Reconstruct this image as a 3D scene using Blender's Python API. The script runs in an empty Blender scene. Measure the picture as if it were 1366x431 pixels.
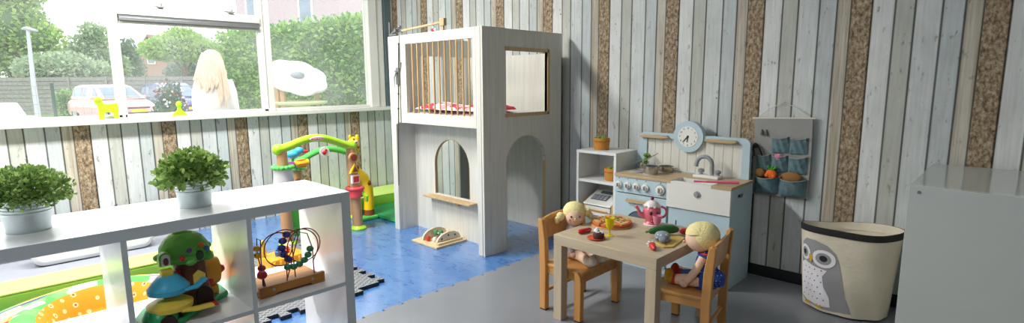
import bpy, bmesh, math, random
from mathutils import Vector, Matrix, Euler
random.seed(7)
PI = math.pi
SC = bpy.context.scene
COL = SC.collection

# ------------------------------------------------------------------ materials
def lin(c):
    r = []
    for v in c:
        v = v / 255.0
        r.append(v / 12.92 if v <= 0.04045 else ((v + 0.055) / 1.055) ** 2.4)
    return r

def _base(name):
    m = bpy.data.materials.new(name)
    m.use_nodes = True
    nt = m.node_tree
    b = nt.nodes['Principled BSDF']
    return m, nt, b

def N(nt, typ, **kw):
    n = nt.nodes.new(typ)
    for k, v in kw.items():
        setattr(n, k, v)
    return n

def ramp(nt, stops, interp='LINEAR'):
    r = nt.nodes.new('ShaderNodeValToRGB')
    cr = r.color_ramp
    cr.interpolation = interp
    while len(cr.elements) > 1:
        cr.elements.remove(cr.elements[-1])
    first = True
    for p, c in stops:
        if first:
            e = cr.elements[0]; e.position = p; first = False
        else:
            e = cr.elements.new(p)
        e.color = (c[0], c[1], c[2], 1) if not isinstance(c, float) else (c, c, c, 1)
    return r

def mat(name, rgb, rough=0.5, metal=0.0, var=0.06, scale=9.0, bump=0.0, bscale=60.0, spec=0.5, stretch=None, dark=None, trans=0.0, coat=0.0, sheen=0.0):
    m, nt, b = _base(name)
    c = lin(rgb)
    tc = N(nt, 'ShaderNodeTexCoord')
    src = tc.outputs['Object']
    if stretch:
        mp = N(nt, 'ShaderNodeMapping')
        mp.inputs['Scale'].default_value = stretch
        nt.links.new(src, mp.inputs['Vector']); src = mp.outputs['Vector']
    no = N(nt, 'ShaderNodeTexNoise')
    no.inputs['Scale'].default_value = scale
    no.inputs['Detail'].default_value = 4
    nt.links.new(src, no.inputs['Vector'])
    c2 = lin(dark) if dark else [x * (1 - var) for x in c]
    c1 = c if dark else [min(1, x * (1 + var)) for x in c]
    r = ramp(nt, [(0.3, c2), (0.7, c1)])
    nt.links.new(no.outputs['Fac'], r.inputs['Fac'])
    nt.links.new(r.outputs['Color'], b.inputs['Base Color'])
    b.inputs['Roughness'].default_value = rough
    b.inputs['Metallic'].default_value = metal
    b.inputs['Specular IOR Level'].default_value = spec
    if trans: b.inputs['Transmission Weight'].default_value = trans
    if coat: b.inputs['Coat Weight'].default_value = coat
    if sheen: b.inputs['Sheen Weight'].default_value = sheen
    if bump:
        n2 = N(nt, 'ShaderNodeTexNoise'); n2.inputs['Scale'].default_value = bscale
        nt.links.new(src, n2.inputs['Vector'])
        bp = N(nt, 'ShaderNodeBump'); bp.inputs['Strength'].default_value = bump; bp.inputs['Distance'].default_value = 0.01
        nt.links.new(n2.outputs['Fac'], bp.inputs['Height'])
        nt.links.new(bp.outputs['Normal'], b.inputs['Normal'])
    return m

def wood(name, a, b_, axis='Z', rough=0.45, scale=3.0, fine=14.0, spec=0.4):
    s = {'X': (1, fine, fine), 'Y': (fine, 1, fine), 'Z': (fine, fine, 1)}[axis]
    return mat(name, a, rough=rough, dark=b_, scale=scale, stretch=s, bump=0.05, bscale=scale * 2, spec=spec)

def dots(name, base, dot, scale=40.0, radius=0.25, rough=0.8, ring=None):
    """fabric with a regular dot print"""
    m, nt, b = _base(name)
    tc = N(nt, 'ShaderNodeTexCoord')
    v = N(nt, 'ShaderNodeTexVoronoi'); v.inputs['Scale'].default_value = scale
    v.inputs['Randomness'].default_value = 0.15
    nt.links.new(tc.outputs['Object'], v.inputs['Vector'])
    st = [(0, lin(dot)), (radius, lin(base))] if not ring else [(0, lin(ring)), (radius * .45, lin(dot)), (radius, lin(base))]
    r = ramp(nt, st, 'CONSTANT')
    nt.links.new(v.outputs['Distance'], r.inputs['Fac'])
    nt.links.new(r.outputs['Color'], b.inputs['Base Color'])
    b.inputs['Roughness'].default_value = rough
    return m

def patches(name, cols, scale=8.0, rough=0.85, rnd=1.0):
    """patchwork print: flat random cells of colour"""
    m, nt, b = _base(name)
    tc = N(nt, 'ShaderNodeTexCoord')
    v = N(nt, 'ShaderNodeTexVoronoi'); v.inputs['Scale'].default_value = scale
    v.inputs['Randomness'].default_value = rnd
    nt.links.new(tc.outputs['Object'], v.inputs['Vector'])
    se = N(nt, 'ShaderNodeSeparateColor')
    nt.links.new(v.outputs['Color'], se.inputs['Color'])
    r = ramp(nt, [(i / len(cols), lin(c)) for i, c in enumerate(cols)], 'CONSTANT')
    nt.links.new(se.outputs['Red'], r.inputs['Fac'])
    nt.links.new(r.outputs['Color'], b.inputs['Base Color'])
    b.inputs['Roughness'].default_value = rough
    return m

def leafmat(name, a, b_):
    m, nt, b = _base(name)
    g = N(nt, 'ShaderNodeNewGeometry')
    r = ramp(nt, [(0.0, lin(b_)), (1.0, lin(a))])
    nt.links.new(g.outputs['Random Per Island'], r.inputs['Fac'])
    nt.links.new(r.outputs['Color'], b.inputs['Base Color'])
    b.inputs['Roughness'].default_value = 0.55
    tr = N(nt, 'ShaderNodeBsdfTranslucent')
    nt.links.new(r.outputs['Color'], tr.inputs['Color'])
    mx = N(nt, 'ShaderNodeMixShader'); mx.inputs['Fac'].default_value = 0.3
    nt.links.new(b.outputs['BSDF'], mx.inputs[1]); nt.links.new(tr.outputs['BSDF'], mx.inputs[2])
    nt.links.new(mx.outputs['Shader'], nt.nodes['Material Output'].inputs['Surface'])
    return m

def clear(name, rgb, rough=0.05, alpha=0.45):
    """thin coloured translucent plastic"""
    m, nt, b = _base(name)
    c = lin(rgb)
    b.inputs['Base Color'].default_value = (*c, 1)
    b.inputs['Roughness'].default_value = rough
    t = N(nt, 'ShaderNodeBsdfTransparent'); t.inputs['Color'].default_value = (*[x ** .5 for x in c], 1)
    mx = N(nt, 'ShaderNodeMixShader'); mx.inputs['Fac'].default_value = 1 - alpha
    nt.links.new(b.outputs['BSDF'], mx.inputs[1]); nt.links.new(t.outputs['BSDF'], mx.inputs[2])
    nt.links.new(mx.outputs['Shader'], nt.nodes['Material Output'].inputs['Surface'])
    return m

def glass(name, veil=0.05):
    m, nt, b = _base(name)
    t = N(nt, 'ShaderNodeBsdfTransparent')
    gl = N(nt, 'ShaderNodeBsdfGlossy'); gl.inputs['Roughness'].default_value = 0.02
    fr = N(nt, 'ShaderNodeFresnel'); fr.inputs['IOR'].default_value = 1.3
    m1 = N(nt, 'ShaderNodeMixShader')
    nt.links.new(fr.outputs['Fac'], m1.inputs['Fac'])
    nt.links.new(t.outputs['BSDF'], m1.inputs[1]); nt.links.new(gl.outputs['BSDF'], m1.inputs[2])
    d = N(nt, 'ShaderNodeBsdfTranslucent'); d.inputs['Color'].default_value = (.95, .97, .97, 1)  # milky veil in the pane imitates glare haze over the bright outdoors
    tc = N(nt, 'ShaderNodeTexCoord'); no = N(nt, 'ShaderNodeTexNoise'); no.inputs['Scale'].default_value = 2.5
    nt.links.new(tc.outputs['Object'], no.inputs['Vector'])
    r = ramp(nt, [(0.35, veil * .6), (0.7, veil * 1.5)])
    nt.links.new(no.outputs['Fac'], r.inputs['Fac'])
    m2 = N(nt, 'ShaderNodeMixShader')
    nt.links.new(r.outputs['Color'], m2.inputs['Fac'])
    nt.links.new(m1.outputs['Shader'], m2.inputs[1]); nt.links.new(d.outputs['BSDF'], m2.inputs[2])
    nt.links.new(m2.outputs['Shader'], nt.nodes['Material Output'].inputs['Surface'])
    return m

# ------------------------------------------------------------------ mesh builder
class MB:
    def __init__(s):
        s.bm = bmesh.new(); s.sm = []

    def _new(s, verts, faces, m=0, smooth=False):
        vs = [s.bm.verts.new(v) for v in verts]
        out = []
        for f in faces:
            try:
                fc = s.bm.faces.new([vs[i] for i in f])
            except ValueError:
                continue
            fc.material_index = m; fc.smooth = smooth
            out.append(fc)
        return vs, out

    def box(s, x0, x1, y0, y1, z0, z1, m=0, bev=0.0, M=None, seg=2):
        v = [(x0, y0, z0), (x1, y0, z0), (x1, y1, z0), (x0, y1, z0), (x0, y0, z1), (x1, y0, z1), (x1, y1, z1), (x0, y1, z1)]
        if M is not None: v = [M @ Vector(p) for p in v]
        vs, fs = s._new(v, [(0, 3, 2, 1), (4, 5, 6, 7), (0, 1, 5, 4), (1, 2, 6, 5), (2, 3, 7, 6), (3, 0, 4, 7)], m)
        if bev > 0:
            es = list({e for f in fs for e in f.edges})
            r = bmesh.ops.bevel(s.bm, geom=es, offset=bev, segments=seg, profile=0.5, affect='EDGES')
            for f in r['faces']:
                f.material_index = m; f.smooth = True
        return s

    def prism(s, poly, axis, a, b, m=0, bev=0.0, M=None, smooth=False):
        """poly: 2-D points; axis X -> (y,z), Y -> (x,z), Z -> (x,y)"""
        def P(p, t):
            q = {'X': (t, p[0], p[1]), 'Y': (p[0], t, p[1]), 'Z': (p[0], p[1], t)}[axis]
            return M @ Vector(q) if M is not None else q
        n = len(poly)
        vs, fs = s._new([P(p, a) for p in poly] + [P(p, b) for p in poly],
                        [tuple(range(n)), tuple(range(2 * n - 1, n - 1, -1))] + [(i, n + i, n + (i + 1) % n, (i + 1) % n) for i in range(n)], m)
        if smooth:
            for f in fs[2:]: f.smooth = True
        bmesh.ops.recalc_face_normals(s.bm, faces=fs)
        if bev > 0:
            es = list({e for f in fs[:2] for e in f.edges})
            r = bmesh.ops.bevel(s.bm, geom=es, offset=bev, segments=2, profile=0.5, affect='EDGES')
            for f in r['faces']:
                f.material_index = m; f.smooth = True
        return s

    def holed(s, outline, holes, axis, a, b, m=0):
        """flat panel with holes, extruded along axis"""
        def P(p, t):
            return {'X': (t, p[0], p[1]), 'Y': (p[0], t, p[1]), 'Z': (p[0], p[1], t)}[axis]
        es = []
        for loop in [outline] + holes:
            vs = [s.bm.verts.new(P(p, a)) for p in loop]
            es += [s.bm.edges.new((vs[i], vs[(i + 1) % len(vs)])) for i in range(len(vs))]
        r = bmesh.ops.triangle_fill(s.bm, edges=es, use_beauty=True, use_dissolve=False)
        fs = [g for g in r['geom'] if isinstance(g, bmesh.types.BMFace)]
        ex = bmesh.ops.extrude_face_region(s.bm, geom=fs)
        d = Vector(P((0, 0), b)) - Vector(P((0, 0), a))
        vv = [g for g in ex['geom'] if isinstance(g, bmesh.types.BMVert)]
        bmesh.ops.translate(s.bm, verts=vv, vec=d)
        allf = set(fs) | {f for v in vv for f in v.link_faces}
        for f in list(allf): f.material_index = m
        bmesh.ops.recalc_face_normals(s.bm, faces=list(allf))
        return s

    def tube(s, pts, r, seg=10, m=0, closed=False, cap=True, flat=None):
        pts = [Vector(p) for p in pts]
        n = len(pts)
        rr = r if isinstance(r, (list, tuple)) else [r] * n
        up = None
        rings = []
        for i, p in enumerate(pts):
            if closed: t = pts[(i + 1) % n] - pts[i - 1]
            else: t = pts[min(i + 1, n - 1)] - pts[max(i - 1, 0)]
            t.normalize()
            if up is None:
                up = Vector((0, 0, 1)) if abs(t.z) < 0.9 else Vector((1, 0, 0))
            x = up.cross(t)
            if x.length < 1e-6: x = Vector((1, 0, 0)).cross(t)
            x.normalize(); y = t.cross(x); up = y
            ring = []
            for k in range(seg):
                a = 2 * PI * k / seg
                fx, fy = (1, 1) if flat is None else flat
                ring.append(p + x * math.cos(a) * rr[i] * fx + y * math.sin(a) * rr[i] * fy)
            rings.append(ring)
        vs = [v for ring in rings for v in ring]
        fs = []
        for i in range(n if closed else n - 1):
            j = (i + 1) % n
            for k in range(seg):
                k2 = (k + 1) % seg
                fs.append((i * seg + k, i * seg + k2, j * seg + k2, j * seg + k))
        V, F = s._new(vs, fs, m, True)
        if cap and not closed:
            for idx in (0, n - 1):
                ring = [V[idx * seg + k] for k in range(seg)]
                if idx == 0: ring.reverse()
                f = s.bm.faces.new(ring); f.material_index = m
        return s

    def cyl(s, p0, p1, r0, r1=None, seg=20, m=0):
        return s.tube([p0, p1], [r0, r0 if r1 is None else r1], seg, m)

    def lathe(s, prof, c, seg=24, m=0, M=None, rx=1.0, ry=1.0):
        """prof: (r, z) from bottom to top, about vertical axis at c"""
        vs = []; idx = []
        for r, z in prof:
            if r < 1e-5:
                idx.append([len(vs)]); vs.append(Vector((0, 0, z)))
            else:
                idx.append(list(range(len(vs), len(vs) + seg)))
                vs += [Vector((r * rx * math.cos(2 * PI * k / seg), r * ry * math.sin(2 * PI * k / seg), z)) for k in range(seg)]
        fs = []
        for a, b in zip(idx, idx[1:]):
            for k in range(seg):
                k2 = (k + 1) % seg
                if len(a) == 1 and len(b) == 1: break
                if len(a) == 1: fs.append((a[0], b[k2], b[k]))
                elif len(b) == 1: fs.append((a[k], a[k2], b[0]))
                else: fs.append((a[k], a[k2], b[k2], b[k]))
        c = Vector(c)
        vs = [(M @ v if M is not None else v) + c for v in vs]
        s._new(vs, fs, m, True)
        return s

    def ell(s, c, r, seg=16, m=0, M=None):
        if not isinstance(r, (tuple, list)): r = (r, r, r)
        k = max(6, seg // 2)
        prof = [(math.sin(PI * i / k) if 0 < i < k else 0, -math.cos(PI * i / k)) for i in range(k + 1)]
        S = Matrix.Diagonal((r[0], r[1], r[2])).to_4x4()
        return s.lathe(prof, c, seg, m, (M.to_4x4() @ S) if M is not None else S)

    def face(s, pts, m=0):
        s._new(pts, [tuple(range(len(pts)))], m); return s

    def mapped(s, poly, fn, m=0, cuts=2):
        """2-D polygon filled, subdivided and mapped on to a curved surface"""
        vs = [s.bm.verts.new((p[0], p[1], 0)) for p in poly]
        es = [s.bm.edges.new((vs[i], vs[(i + 1) % len(vs)])) for i in range(len(vs))]
        r = bmesh.ops.triangle_fill(s.bm, edges=es, use_beauty=True)
        fs = [g for g in r['geom'] if isinstance(g, bmesh.types.BMFace)]
        for _ in range(cuts):
            ed = list({e for f in fs for e in f.edges})
            r = bmesh.ops.subdivide_edges(s.bm, edges=ed, cuts=1, use_grid_fill=True)
            vset = {v for e in ed if e.is_valid for v in e.verts} | {g for g in r['geom_inner'] if isinstance(g, bmesh.types.BMVert)}
            fs = list({f for v in vset for f in v.link_faces})
        vv = {v for f in fs for v in f.verts}
        for v in vv: v.co = Vector(fn(v.co.x, v.co.y))
        for f in fs: f.material_index = m; f.smooth = True
        return s

ROOT = {}

def link(o):
    COL.objects.link(o)
    return o

def tag(o, label, cat, group=None, kind=None):
    if label: o['label'] = label
    if cat: o['category'] = cat
    if group: o['group'] = group
    if kind: o['kind'] = kind
    return o

def thing(name, label, cat, loc, group=None):
    o = bpy.data.objects.new(name, None)
    o.empty_display_size = 0.05
    o.location = loc
    link(o); ROOT[o.name] = Vector(loc)
    return tag(o, label, cat, group)

def obj(name, mb, mats, parent=None, loc=None, label=None, sharp=40):
    """links one mesh object; the builder works in world coordinates and is made local here"""
    me = bpy.data.meshes.new(name)
    bm = mb.bm
    off = ROOT[parent.name] if parent is not None else Vector(loc or (0, 0, 0))
    bm.normal_update()
    for e in bm.edges:
        if len(e.link_faces) == 2 and e.calc_face_angle(0) > math.radians(sharp): e.smooth = False
    bmesh.ops.translate(bm, verts=bm.verts, vec=-off)
    bm.to_mesh(me); bm.free()
    for m in (mats if isinstance(mats, (list, tuple)) else [mats]): me.materials.append(m)
    o = bpy.data.objects.new(name, me)
    link(o)
    if parent is not None:
        o.parent = parent; ROOT[o.name] = off
    else:
        o.location = off; ROOT[o.name] = off
    if label: o['label'] = label
    return o

def struct(name, mb, mats, parent=None):
    o = obj(name, mb, mats, parent)
    if parent is None: o['kind'] = 'structure'
    return o

def copy_tree(o, loc=None, rot=None, label=None):
    def rec(a, par):
        c = a.copy(); COL.objects.link(c); c.parent = par
        for ch in list(a.children): rec(ch, c)
        return c
    c = rec(o, None)
    if loc is not None: c.location = loc
    if rot is not None: c.rotation_euler = rot
    if label: c['label'] = label
    return c

def arch(x0, x1, z0, z1, n=14, spring=None):
    """arched opening: straight sides then a half ellipse"""
    c = (x0 + x1) / 2; rx = (x1 - x0) / 2
    zs = spring if spring is not None else z1 - rx
    return [(x0, z0), (x1, z0)] + [(c + rx * math.cos(PI * i / n), zs + (z1 - zs) * math.sin(PI * i / n)) for i in range(n + 1)]

def rect(x0, x1, z0, z1): return [(x0, z0), (x1, z0), (x1, z1), (x0, z1)]

def circ(cx, cy, r, n=20, ry=None): return [(cx + r * math.cos(2 * PI * i / n), cy + (ry or r) * math.sin(2 * PI * i / n)) for i in range(n)]

def rrect(x0, x1, y0, y1, r, n=5):
    p = []
    for cx, cy, a in ((x1 - r, y1 - r, 0), (x0 + r, y1 - r, PI / 2), (x0 + r, y0 + r, PI), (x1 - r, y0 + r, 3 * PI / 2)):
        p += [(cx + r * math.cos(a + PI / 2 * i / n), cy + r * math.sin(a + PI / 2 * i / n)) for i in range(n + 1)]
    return p

def rotm(ax, ay, az): return Euler((ax, ay, az)).to_matrix()

def leaves(name, pts_fn, n, size, m, parent=None, loc=None, aspect=0.5, up=0.3):
    """n leaf blades, each a folded four-point card, at points given by pts_fn"""
    vs = []; fs = []
    off = ROOT[parent.name] if parent is not None else Vector(loc or (0, 0, 0))
    for i in range(n):
        p, nrm = pts_fn()
        p = Vector(p) - off
        d = Vector((random.gauss(0, 1), random.gauss(0, 1), random.gauss(0, 1) + up))
        if nrm is not None: d += Vector(nrm) * 1.2
        if d.length < 1e-3: continue
        d.normalize()
        w = d.cross(Vector((random.gauss(0, 1), random.gauss(0, 1), random.gauss(0, 1))))
        if w.length < 1e-3: continue
        w.normalize()
        L = size * random.uniform(.7, 1.3); W = L * aspect
        k = len(vs)
        vs += [p, p + d * L * .55 + w * W * .5, p + d * L, p + d * L * .55 - w * W * .5]
        fs.append((k, k + 1, k + 2, k + 3))
    me = bpy.data.meshes.new(name); me.from_pydata(vs, [], fs); me.materials.append(m)
    o = bpy.data.objects.new(name, me); link(o)
    if parent is not None: o.parent = parent; ROOT[o.name] = off
    else: o.location = off; ROOT[o.name] = off
    return o

def text_mesh(name, body, size, M, m, parent, extrude=0.0006):
    """lettering as a mesh, placed by matrix M (world)"""
    cu = bpy.data.curves.new(name, 'FONT'); cu.body = body; cu.size = size; cu.extrude = extrude
    cu.align_x = 'CENTER'; cu.align_y = 'CENTER'; cu.resolution_u = 3
    t = bpy.data.objects.new(name + '_text', cu); link(t)
    dg = bpy.context.evaluated_depsgraph_get()
    me = bpy.data.meshes.new_from_object(t.evaluated_get(dg))
    bpy.data.objects.remove(t); bpy.data.curves.remove(cu)
    me.transform(Matrix.Translation(-ROOT[parent.name]) @ M)
    me.materials.clear(); me.materials.append(m)
    o = bpy.data.objects.new(name, me); link(o); o.parent = parent; ROOT[o.name] = ROOT[parent.name]
    return o
EXPOSURE = 0.10
SKY = 2.4
WARM = (1.0, .995, .98)
LAMPS = [(-3.6, -.9, WARM, 94), (-3.6, .9, WARM, 94), (-.4, -1.3, WARM, 22)]  # unseen ceiling lamps added for brightness; the last fills from the camera side
SUN = None
# ------------------------------------------------------------------ camera, render look
WY = 3.30          # back wall
WX = -4.80         # window wall
CAMH = 1.19
cam = bpy.data.cameras.new('camera'); camo = bpy.data.objects.new('camera', cam); link(camo)
cam.sensor_width = 36.0; cam.lens = 36.0 * 711.95 / 1366; cam.clip_start = 0.05; cam.clip_end = 500
def _R(a, ax):
    return Matrix.Rotation(a, 3, ax)
_y, _p, _r = math.radians(-43.798), math.radians(8.548), math.radians(-0.391)
_B = Matrix(((1, 0, 0), (0, 0, -1), (0, 1, 0)))
_M = _R(_r, 'Z') @ _R(_p, 'X') @ _B @ _R(_y, 'Z')
_W = Matrix((_M[0], -_M[1], -_M[2])).transposed()
camo.matrix_world = Matrix.Translation((0, 0, CAMH)) @ _W.to_4x4()
SC.camera = camo
SC.view_settings.view_transform = 'Standard'
SC.view_settings.look = 'None'
SC.view_settings.gamma = 1.0
SC.view_settings.use_curve_mapping = False
SC.view_settings.exposure = EXPOSURE

# ------------------------------------------------------------------ wallpaper
def wallpaper(name, axis, phase, period):
    m, nt, b = _base(name)
    tc = N(nt, 'ShaderNodeTexCoord'); sp = N(nt, 'ShaderNodeSeparateXYZ')
    nt.links.new(tc.outputs['Object'], sp.inputs['Vector'])
    def math_(op, a, bb=None, cc=None):
        q = N(nt, 'ShaderNodeMath', operation=op)
        for i, v in enumerate((a, bb, cc)):
            if v is None: continue
            if isinstance(v, (int, float)): q.inputs[i].default_value = v
            else: nt.links.new(v, q.inputs[i])
        return q.outputs[0]
    u = sp.outputs[axis]
    t = math_('FRACT', math_('DIVIDE', math_('ADD', u, -phase), period))
    B = [0.0, .172, .357, .512, .713, .872]
    cols = [(136, 112, 84), (227, 229, 226), (198, 200, 191), (215, 219, 217), (201, 208, 207), (205, 199, 185)]
    base = ramp(nt, [(p, lin(c)) for p, c in zip(B, cols)], 'CONSTANT')
    nt.links.new(t, base.inputs['Fac'])
    brown = ramp(nt, [(0, 1.0), (.172, 0.0)], 'CONSTANT'); nt.links.new(t, brown.inputs['Fac'])
    strip = ramp(nt, [(0, 0.0), (.872, 1.0)], 'CONSTANT'); nt.links.new(t, strip.inputs['Fac'])
    st = []
    for p in B[1:] + [.997]:
        st += [(p - .013, 1.0), (p - .005, .16), (p + .004, .16), (p + .011, 1.0)]
    line = ramp(nt, [(0, 1.0)] + st[:-2] + [(1.0, .25)]); nt.links.new(t, line.inputs['Fac'])
    # grain along the boards
    def noise(scale, sx, sz, detail=5, rough=.6):
        mp = N(nt, 'ShaderNodeMapping')
        mp.inputs['Scale'].default_value = (sx, sx, sz)
        nt.links.new(tc.outputs['Object'], mp.inputs['Vector'])
        no = N(nt, 'ShaderNodeTexNoise'); no.inputs['Scale'].default_value = scale; no.inputs['Detail'].default_value = detail
        no.inputs['Roughness'].default_value = rough
        nt.links.new(mp.outputs['Vector'], no.inputs['Vector'])
        return no.outputs['Fac']
    def mixc(mode, fac, c1, c2):
        q = N(nt, 'ShaderNodeMix', data_type='RGBA', blend_type=mode)
        for s, v in ((0, fac), (6, c1), (7, c2)):
            if isinstance(v, float): q.inputs[s].default_value = v
            elif isinstance(v, (tuple, list)): q.inputs[s].default_value = (*v, 1)
            else: nt.links.new(v, q.inputs[s])
        return q.outputs[2]
    g = ramp(nt, [(.3, .80), (.6, 1.0)]); nt.links.new(noise(1.0, 70, 3.5), g.inputs['Fac'])
    col = mixc('MULTIPLY', .8, base.outputs['Color'], g.outputs['Color'])
    bl = ramp(nt, [(.35, .86), (.65, 1.0)]); nt.links.new(noise(5.0, 1.4, .8), bl.inputs['Fac'])
    col = mixc('MULTIPLY', 1.0, col, bl.outputs['Color'])
    # worn brown streaks on the beige boards
    sr = ramp(nt, [(.45, 0.0), (.62, .55)]); nt.links.new(noise(1.0, 45, 1.5), sr.inputs['Fac'])
    col = mixc('MIX', math_('MULTIPLY', sr.outputs['Color'], strip.outputs['Color']), col, lin((140, 122, 92)))
    # bark-like speckle of the brown boards
    bk = ramp(nt, [(.34, lin((72, 60, 46))), (.47, lin((142, 121, 95))), (.67, lin((202, 188, 162)))])
    nt.links.new(noise(42.0, 1.5, .9, 6, .7), bk.inputs['Fac'])
    col = mixc('MIX', math_('MULTIPLY', brown.outputs['Color'], .85), col, bk.outputs['Color'])
    # flaked paint and nail holes
    fl = ramp(nt, [(.60, 0.0), (.68, .6)]); nt.links.new(noise(24.0, 1.3, .5, 6, .65), fl.inputs['Fac'])
    col = mixc('MIX', fl.outputs['Color'], col, lin((96, 92, 86)))
    vo = N(nt, 'ShaderNodeTexVoronoi'); vo.inputs['Scale'].default_value = 7.5
    nt.links.new(tc.outputs['Object'], vo.inputs['Vector'])
    nh = ramp(nt, [(0, .8), (.035, .8), (.05, 0.0)]); nt.links.new(vo.outputs['Distance'], nh.inputs['Fac'])
    col = mixc('MIX', nh.outputs['Color'], col, lin((70, 66, 62)))
    col = mixc('MULTIPLY', 1.0, col, line.outputs['Color'])
    nt.links.new(col, b.inputs['Base Color'])
    b.inputs['Roughness'].default_value = .7
    b.inputs['Specular IOR Level'].default_value = .25
    return m

M_wpB = wallpaper('wallpaper back', 'X', -2.283, .527)
M_wpW = wallpaper('wallpaper window', 'Y', .568, .535)
M_paint = mat('grey wall paint', (140, 142, 142), .8, var=.02)
M_ceil = mat('ceiling paint', (240, 240, 237), .85, var=.02)
M_wht = mat('white window paint', (224, 224, 216), .35, var=.02)
M_base = mat('black baseboard', (34, 34, 36), .5)
M_dkstrip = mat('dark grey trim', (84, 98, 102), .5)
M_glass = glass('window glass', .085)

def floor_mat():
    m, nt, b = _base('blue linoleum')
    tc = N(nt, 'ShaderNodeTexCoord')
    mp = N(nt, 'ShaderNodeMapping'); mp.inputs['Scale'].default_value = (1.0, 2.2, 1); nt.links.new(tc.outputs['Object'], mp.inputs['Vector'])
    no = N(nt, 'ShaderNodeTexNoise'); no.inputs['Scale'].default_value = 6.5; no.inputs['Detail'].default_value = 8; no.inputs['Roughness'].default_value = .62
    no.inputs['Distortion'].default_value = 1.2
    nt.links.new(mp.outputs['Vector'], no.inputs['Vector'])
    r = ramp(nt, [(.28, lin((58, 106, 170))), (.5, lin((70, 122, 184))), (.72, lin((98, 146, 200)))])
    nt.links.new(no.outputs['Fac'], r.inputs['Fac']); nt.links.new(r.outputs['Color'], b.inputs['Base Color'])
    rr = ramp(nt, [(.3, .24), (.7, .36)]); nt.links.new(no.outputs['Fac'], rr.inputs['Fac']); nt.links.new(rr.outputs['Color'], b.inputs['Roughness'])
    b.inputs['Specular IOR Level'].default_value = .8
    b.inputs['Coat Weight'].default_value = .8; b.inputs['Coat Roughness'].default_value = .16
    return m
M_floor = floor_mat()

def studs(name, rgb, rough=.5, spec=.5):
    """checker-plate rubber"""
    m, nt, b = _base(name)
    tc = N(nt, 'ShaderNodeTexCoord')
    v = N(nt, 'ShaderNodeTexVoronoi'); v.inputs['Scale'].default_value = 42; v.inputs['Randomness'].default_value = 0.0
    mp = N(nt, 'ShaderNodeMapping'); mp.inputs['Rotation'].default_value = (0, 0, PI / 4); mp.inputs['Scale'].default_value = (1, .7, 1)
    nt.links.new(tc.outputs['Object'], mp.inputs['Vector']); nt.links.new(mp.outputs['Vector'], v.inputs['Vector'])
    r = ramp(nt, [(.18, 1.0), (.34, 0.0)]); nt.links.new(v.outputs['Distance'], r.inputs['Fac'])
    bp = N(nt, 'ShaderNodeBump'); bp.inputs['Strength'].default_value = 1.0; bp.inputs['Distance'].default_value = .02
    nt.links.new(r.outputs['Color'], bp.inputs['Height']); nt.links.new(bp.outputs['Normal'], b.inputs['Normal'])
    c = lin(rgb)
    no = N(nt, 'ShaderNodeTexNoise'); no.inputs['Scale'].default_value = 3; nt.links.new(tc.outputs['Object'], no.inputs['Vector'])
    r2 = ramp(nt, [(.3, [x * .92 for x in c]), (.7, [x * 1.06 for x in c])]); nt.links.new(no.outputs['Fac'], r2.inputs['Fac'])
    nt.links.new(r2.outputs['Color'], b.inputs['Base Color'])
    b.inputs['Roughness'].default_value = rough; b.inputs['Specular IOR Level'].default_value = spec
    return m
M_mat = studs('grey rubber mat', (134, 137, 142), .34, .7)
M_matedge = mat('mat edge', (44, 52, 62), .7)

# ------------------------------------------------------------------ shell
X1, Y0, ZC = 2.6, -3.2, 2.75
struct('floor', MB().box(WX - .1, X1 + .1, Y0 - .1, WY + .1, -.12, 0), M_floor)
struct('ceiling', MB().box(WX - .1, X1 + .1, Y0 - .1, WY + .1, ZC, ZC + .12), M_ceil)
struct('wall_back', MB().box(WX, X1, WY, WY + .12, 0, ZC), M_wpB)
w = MB()
w.box(WX - .12, WX, Y0, WY, 0, .905)
w.box(WX - .12, WX, 3.21, WY, .905, ZC)
w.box(WX - .12, WX, Y0, 3.21, 2.45, ZC)
w.box(WX - .12, WX, Y0, -1.9, .905, 2.45)
struct('wall_window', w, M_wpW)
struct('wall_right', MB().box(X1, X1 + .12, Y0, WY, 0, ZC), M_paint)
struct('wall_front', MB().box(WX, X1, Y0 - .12, Y0, 0, ZC), M_paint)
struct('baseboard_back', MB().box(-2.2, X1, WY - .012, WY - .001, 0, .075, bev=.003), M_base)
struct('trim_1', MB().box(WX - .10, WX + .02, 3.13, 3.205, .945, 2.45, bev=.004), M_dkstrip)

# window: sill, frame members, panes
wr = bpy.data.objects.new('window_1', None); wr.location = (WX, .6, .94); link(wr); ROOT['window_1'] = Vector(wr.location); wr['kind'] = 'structure'
M_alu = mat('vent aluminium', (140, 142, 142), .4, .6)
b = MB(); b.box(WX - .13, WX + .075, -1.9, 3.15, .905, .941, bev=.006)
obj('sill', b, M_wht, wr)
b = MB()
fx0, fx1 = WX - .09, WX - .02
b.box(fx0 - .01, fx1 + .03, 2.95, 3.045, .941, 2.45, bev=.006); b.box(fx0, fx1 + .015, 3.05, 3.125, .941, 2.45, bev=.006)
b.box(fx0, fx1, .842, .902, .941, 2.45, bev=.006); b.box(fx0 - .01, fx1 + .02, .862, .882, .941, 2.45, bev=.004)
b.box(fx0, fx1, 1.893, 1.935, .941, 2.45, bev=.006); b.box(fx0, fx1 + .02, 1.94, 1.985, .941, 2.45, bev=.006)
b.box(fx0, fx1, -.55, -.48, .941, 2.45, bev=.006)
b.box(fx0, fx1, -1.9, -1.83, .941, 2.45, bev=.006)
b.box(fx0, fx1, -1.9, 3.1, 2.38, 2.45, bev=.006)
b.box(fx0, fx1, -1.9, 3.1, .941, .966, bev=.004)
obj('frame', b, M_wht, wr)
b = MB(); b.box(fx0 - .01, fx1 + .03, .90, 1.90, 1.690, 1.757, bev=.008)
obj('transom', b, M_wht, wr)
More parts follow.
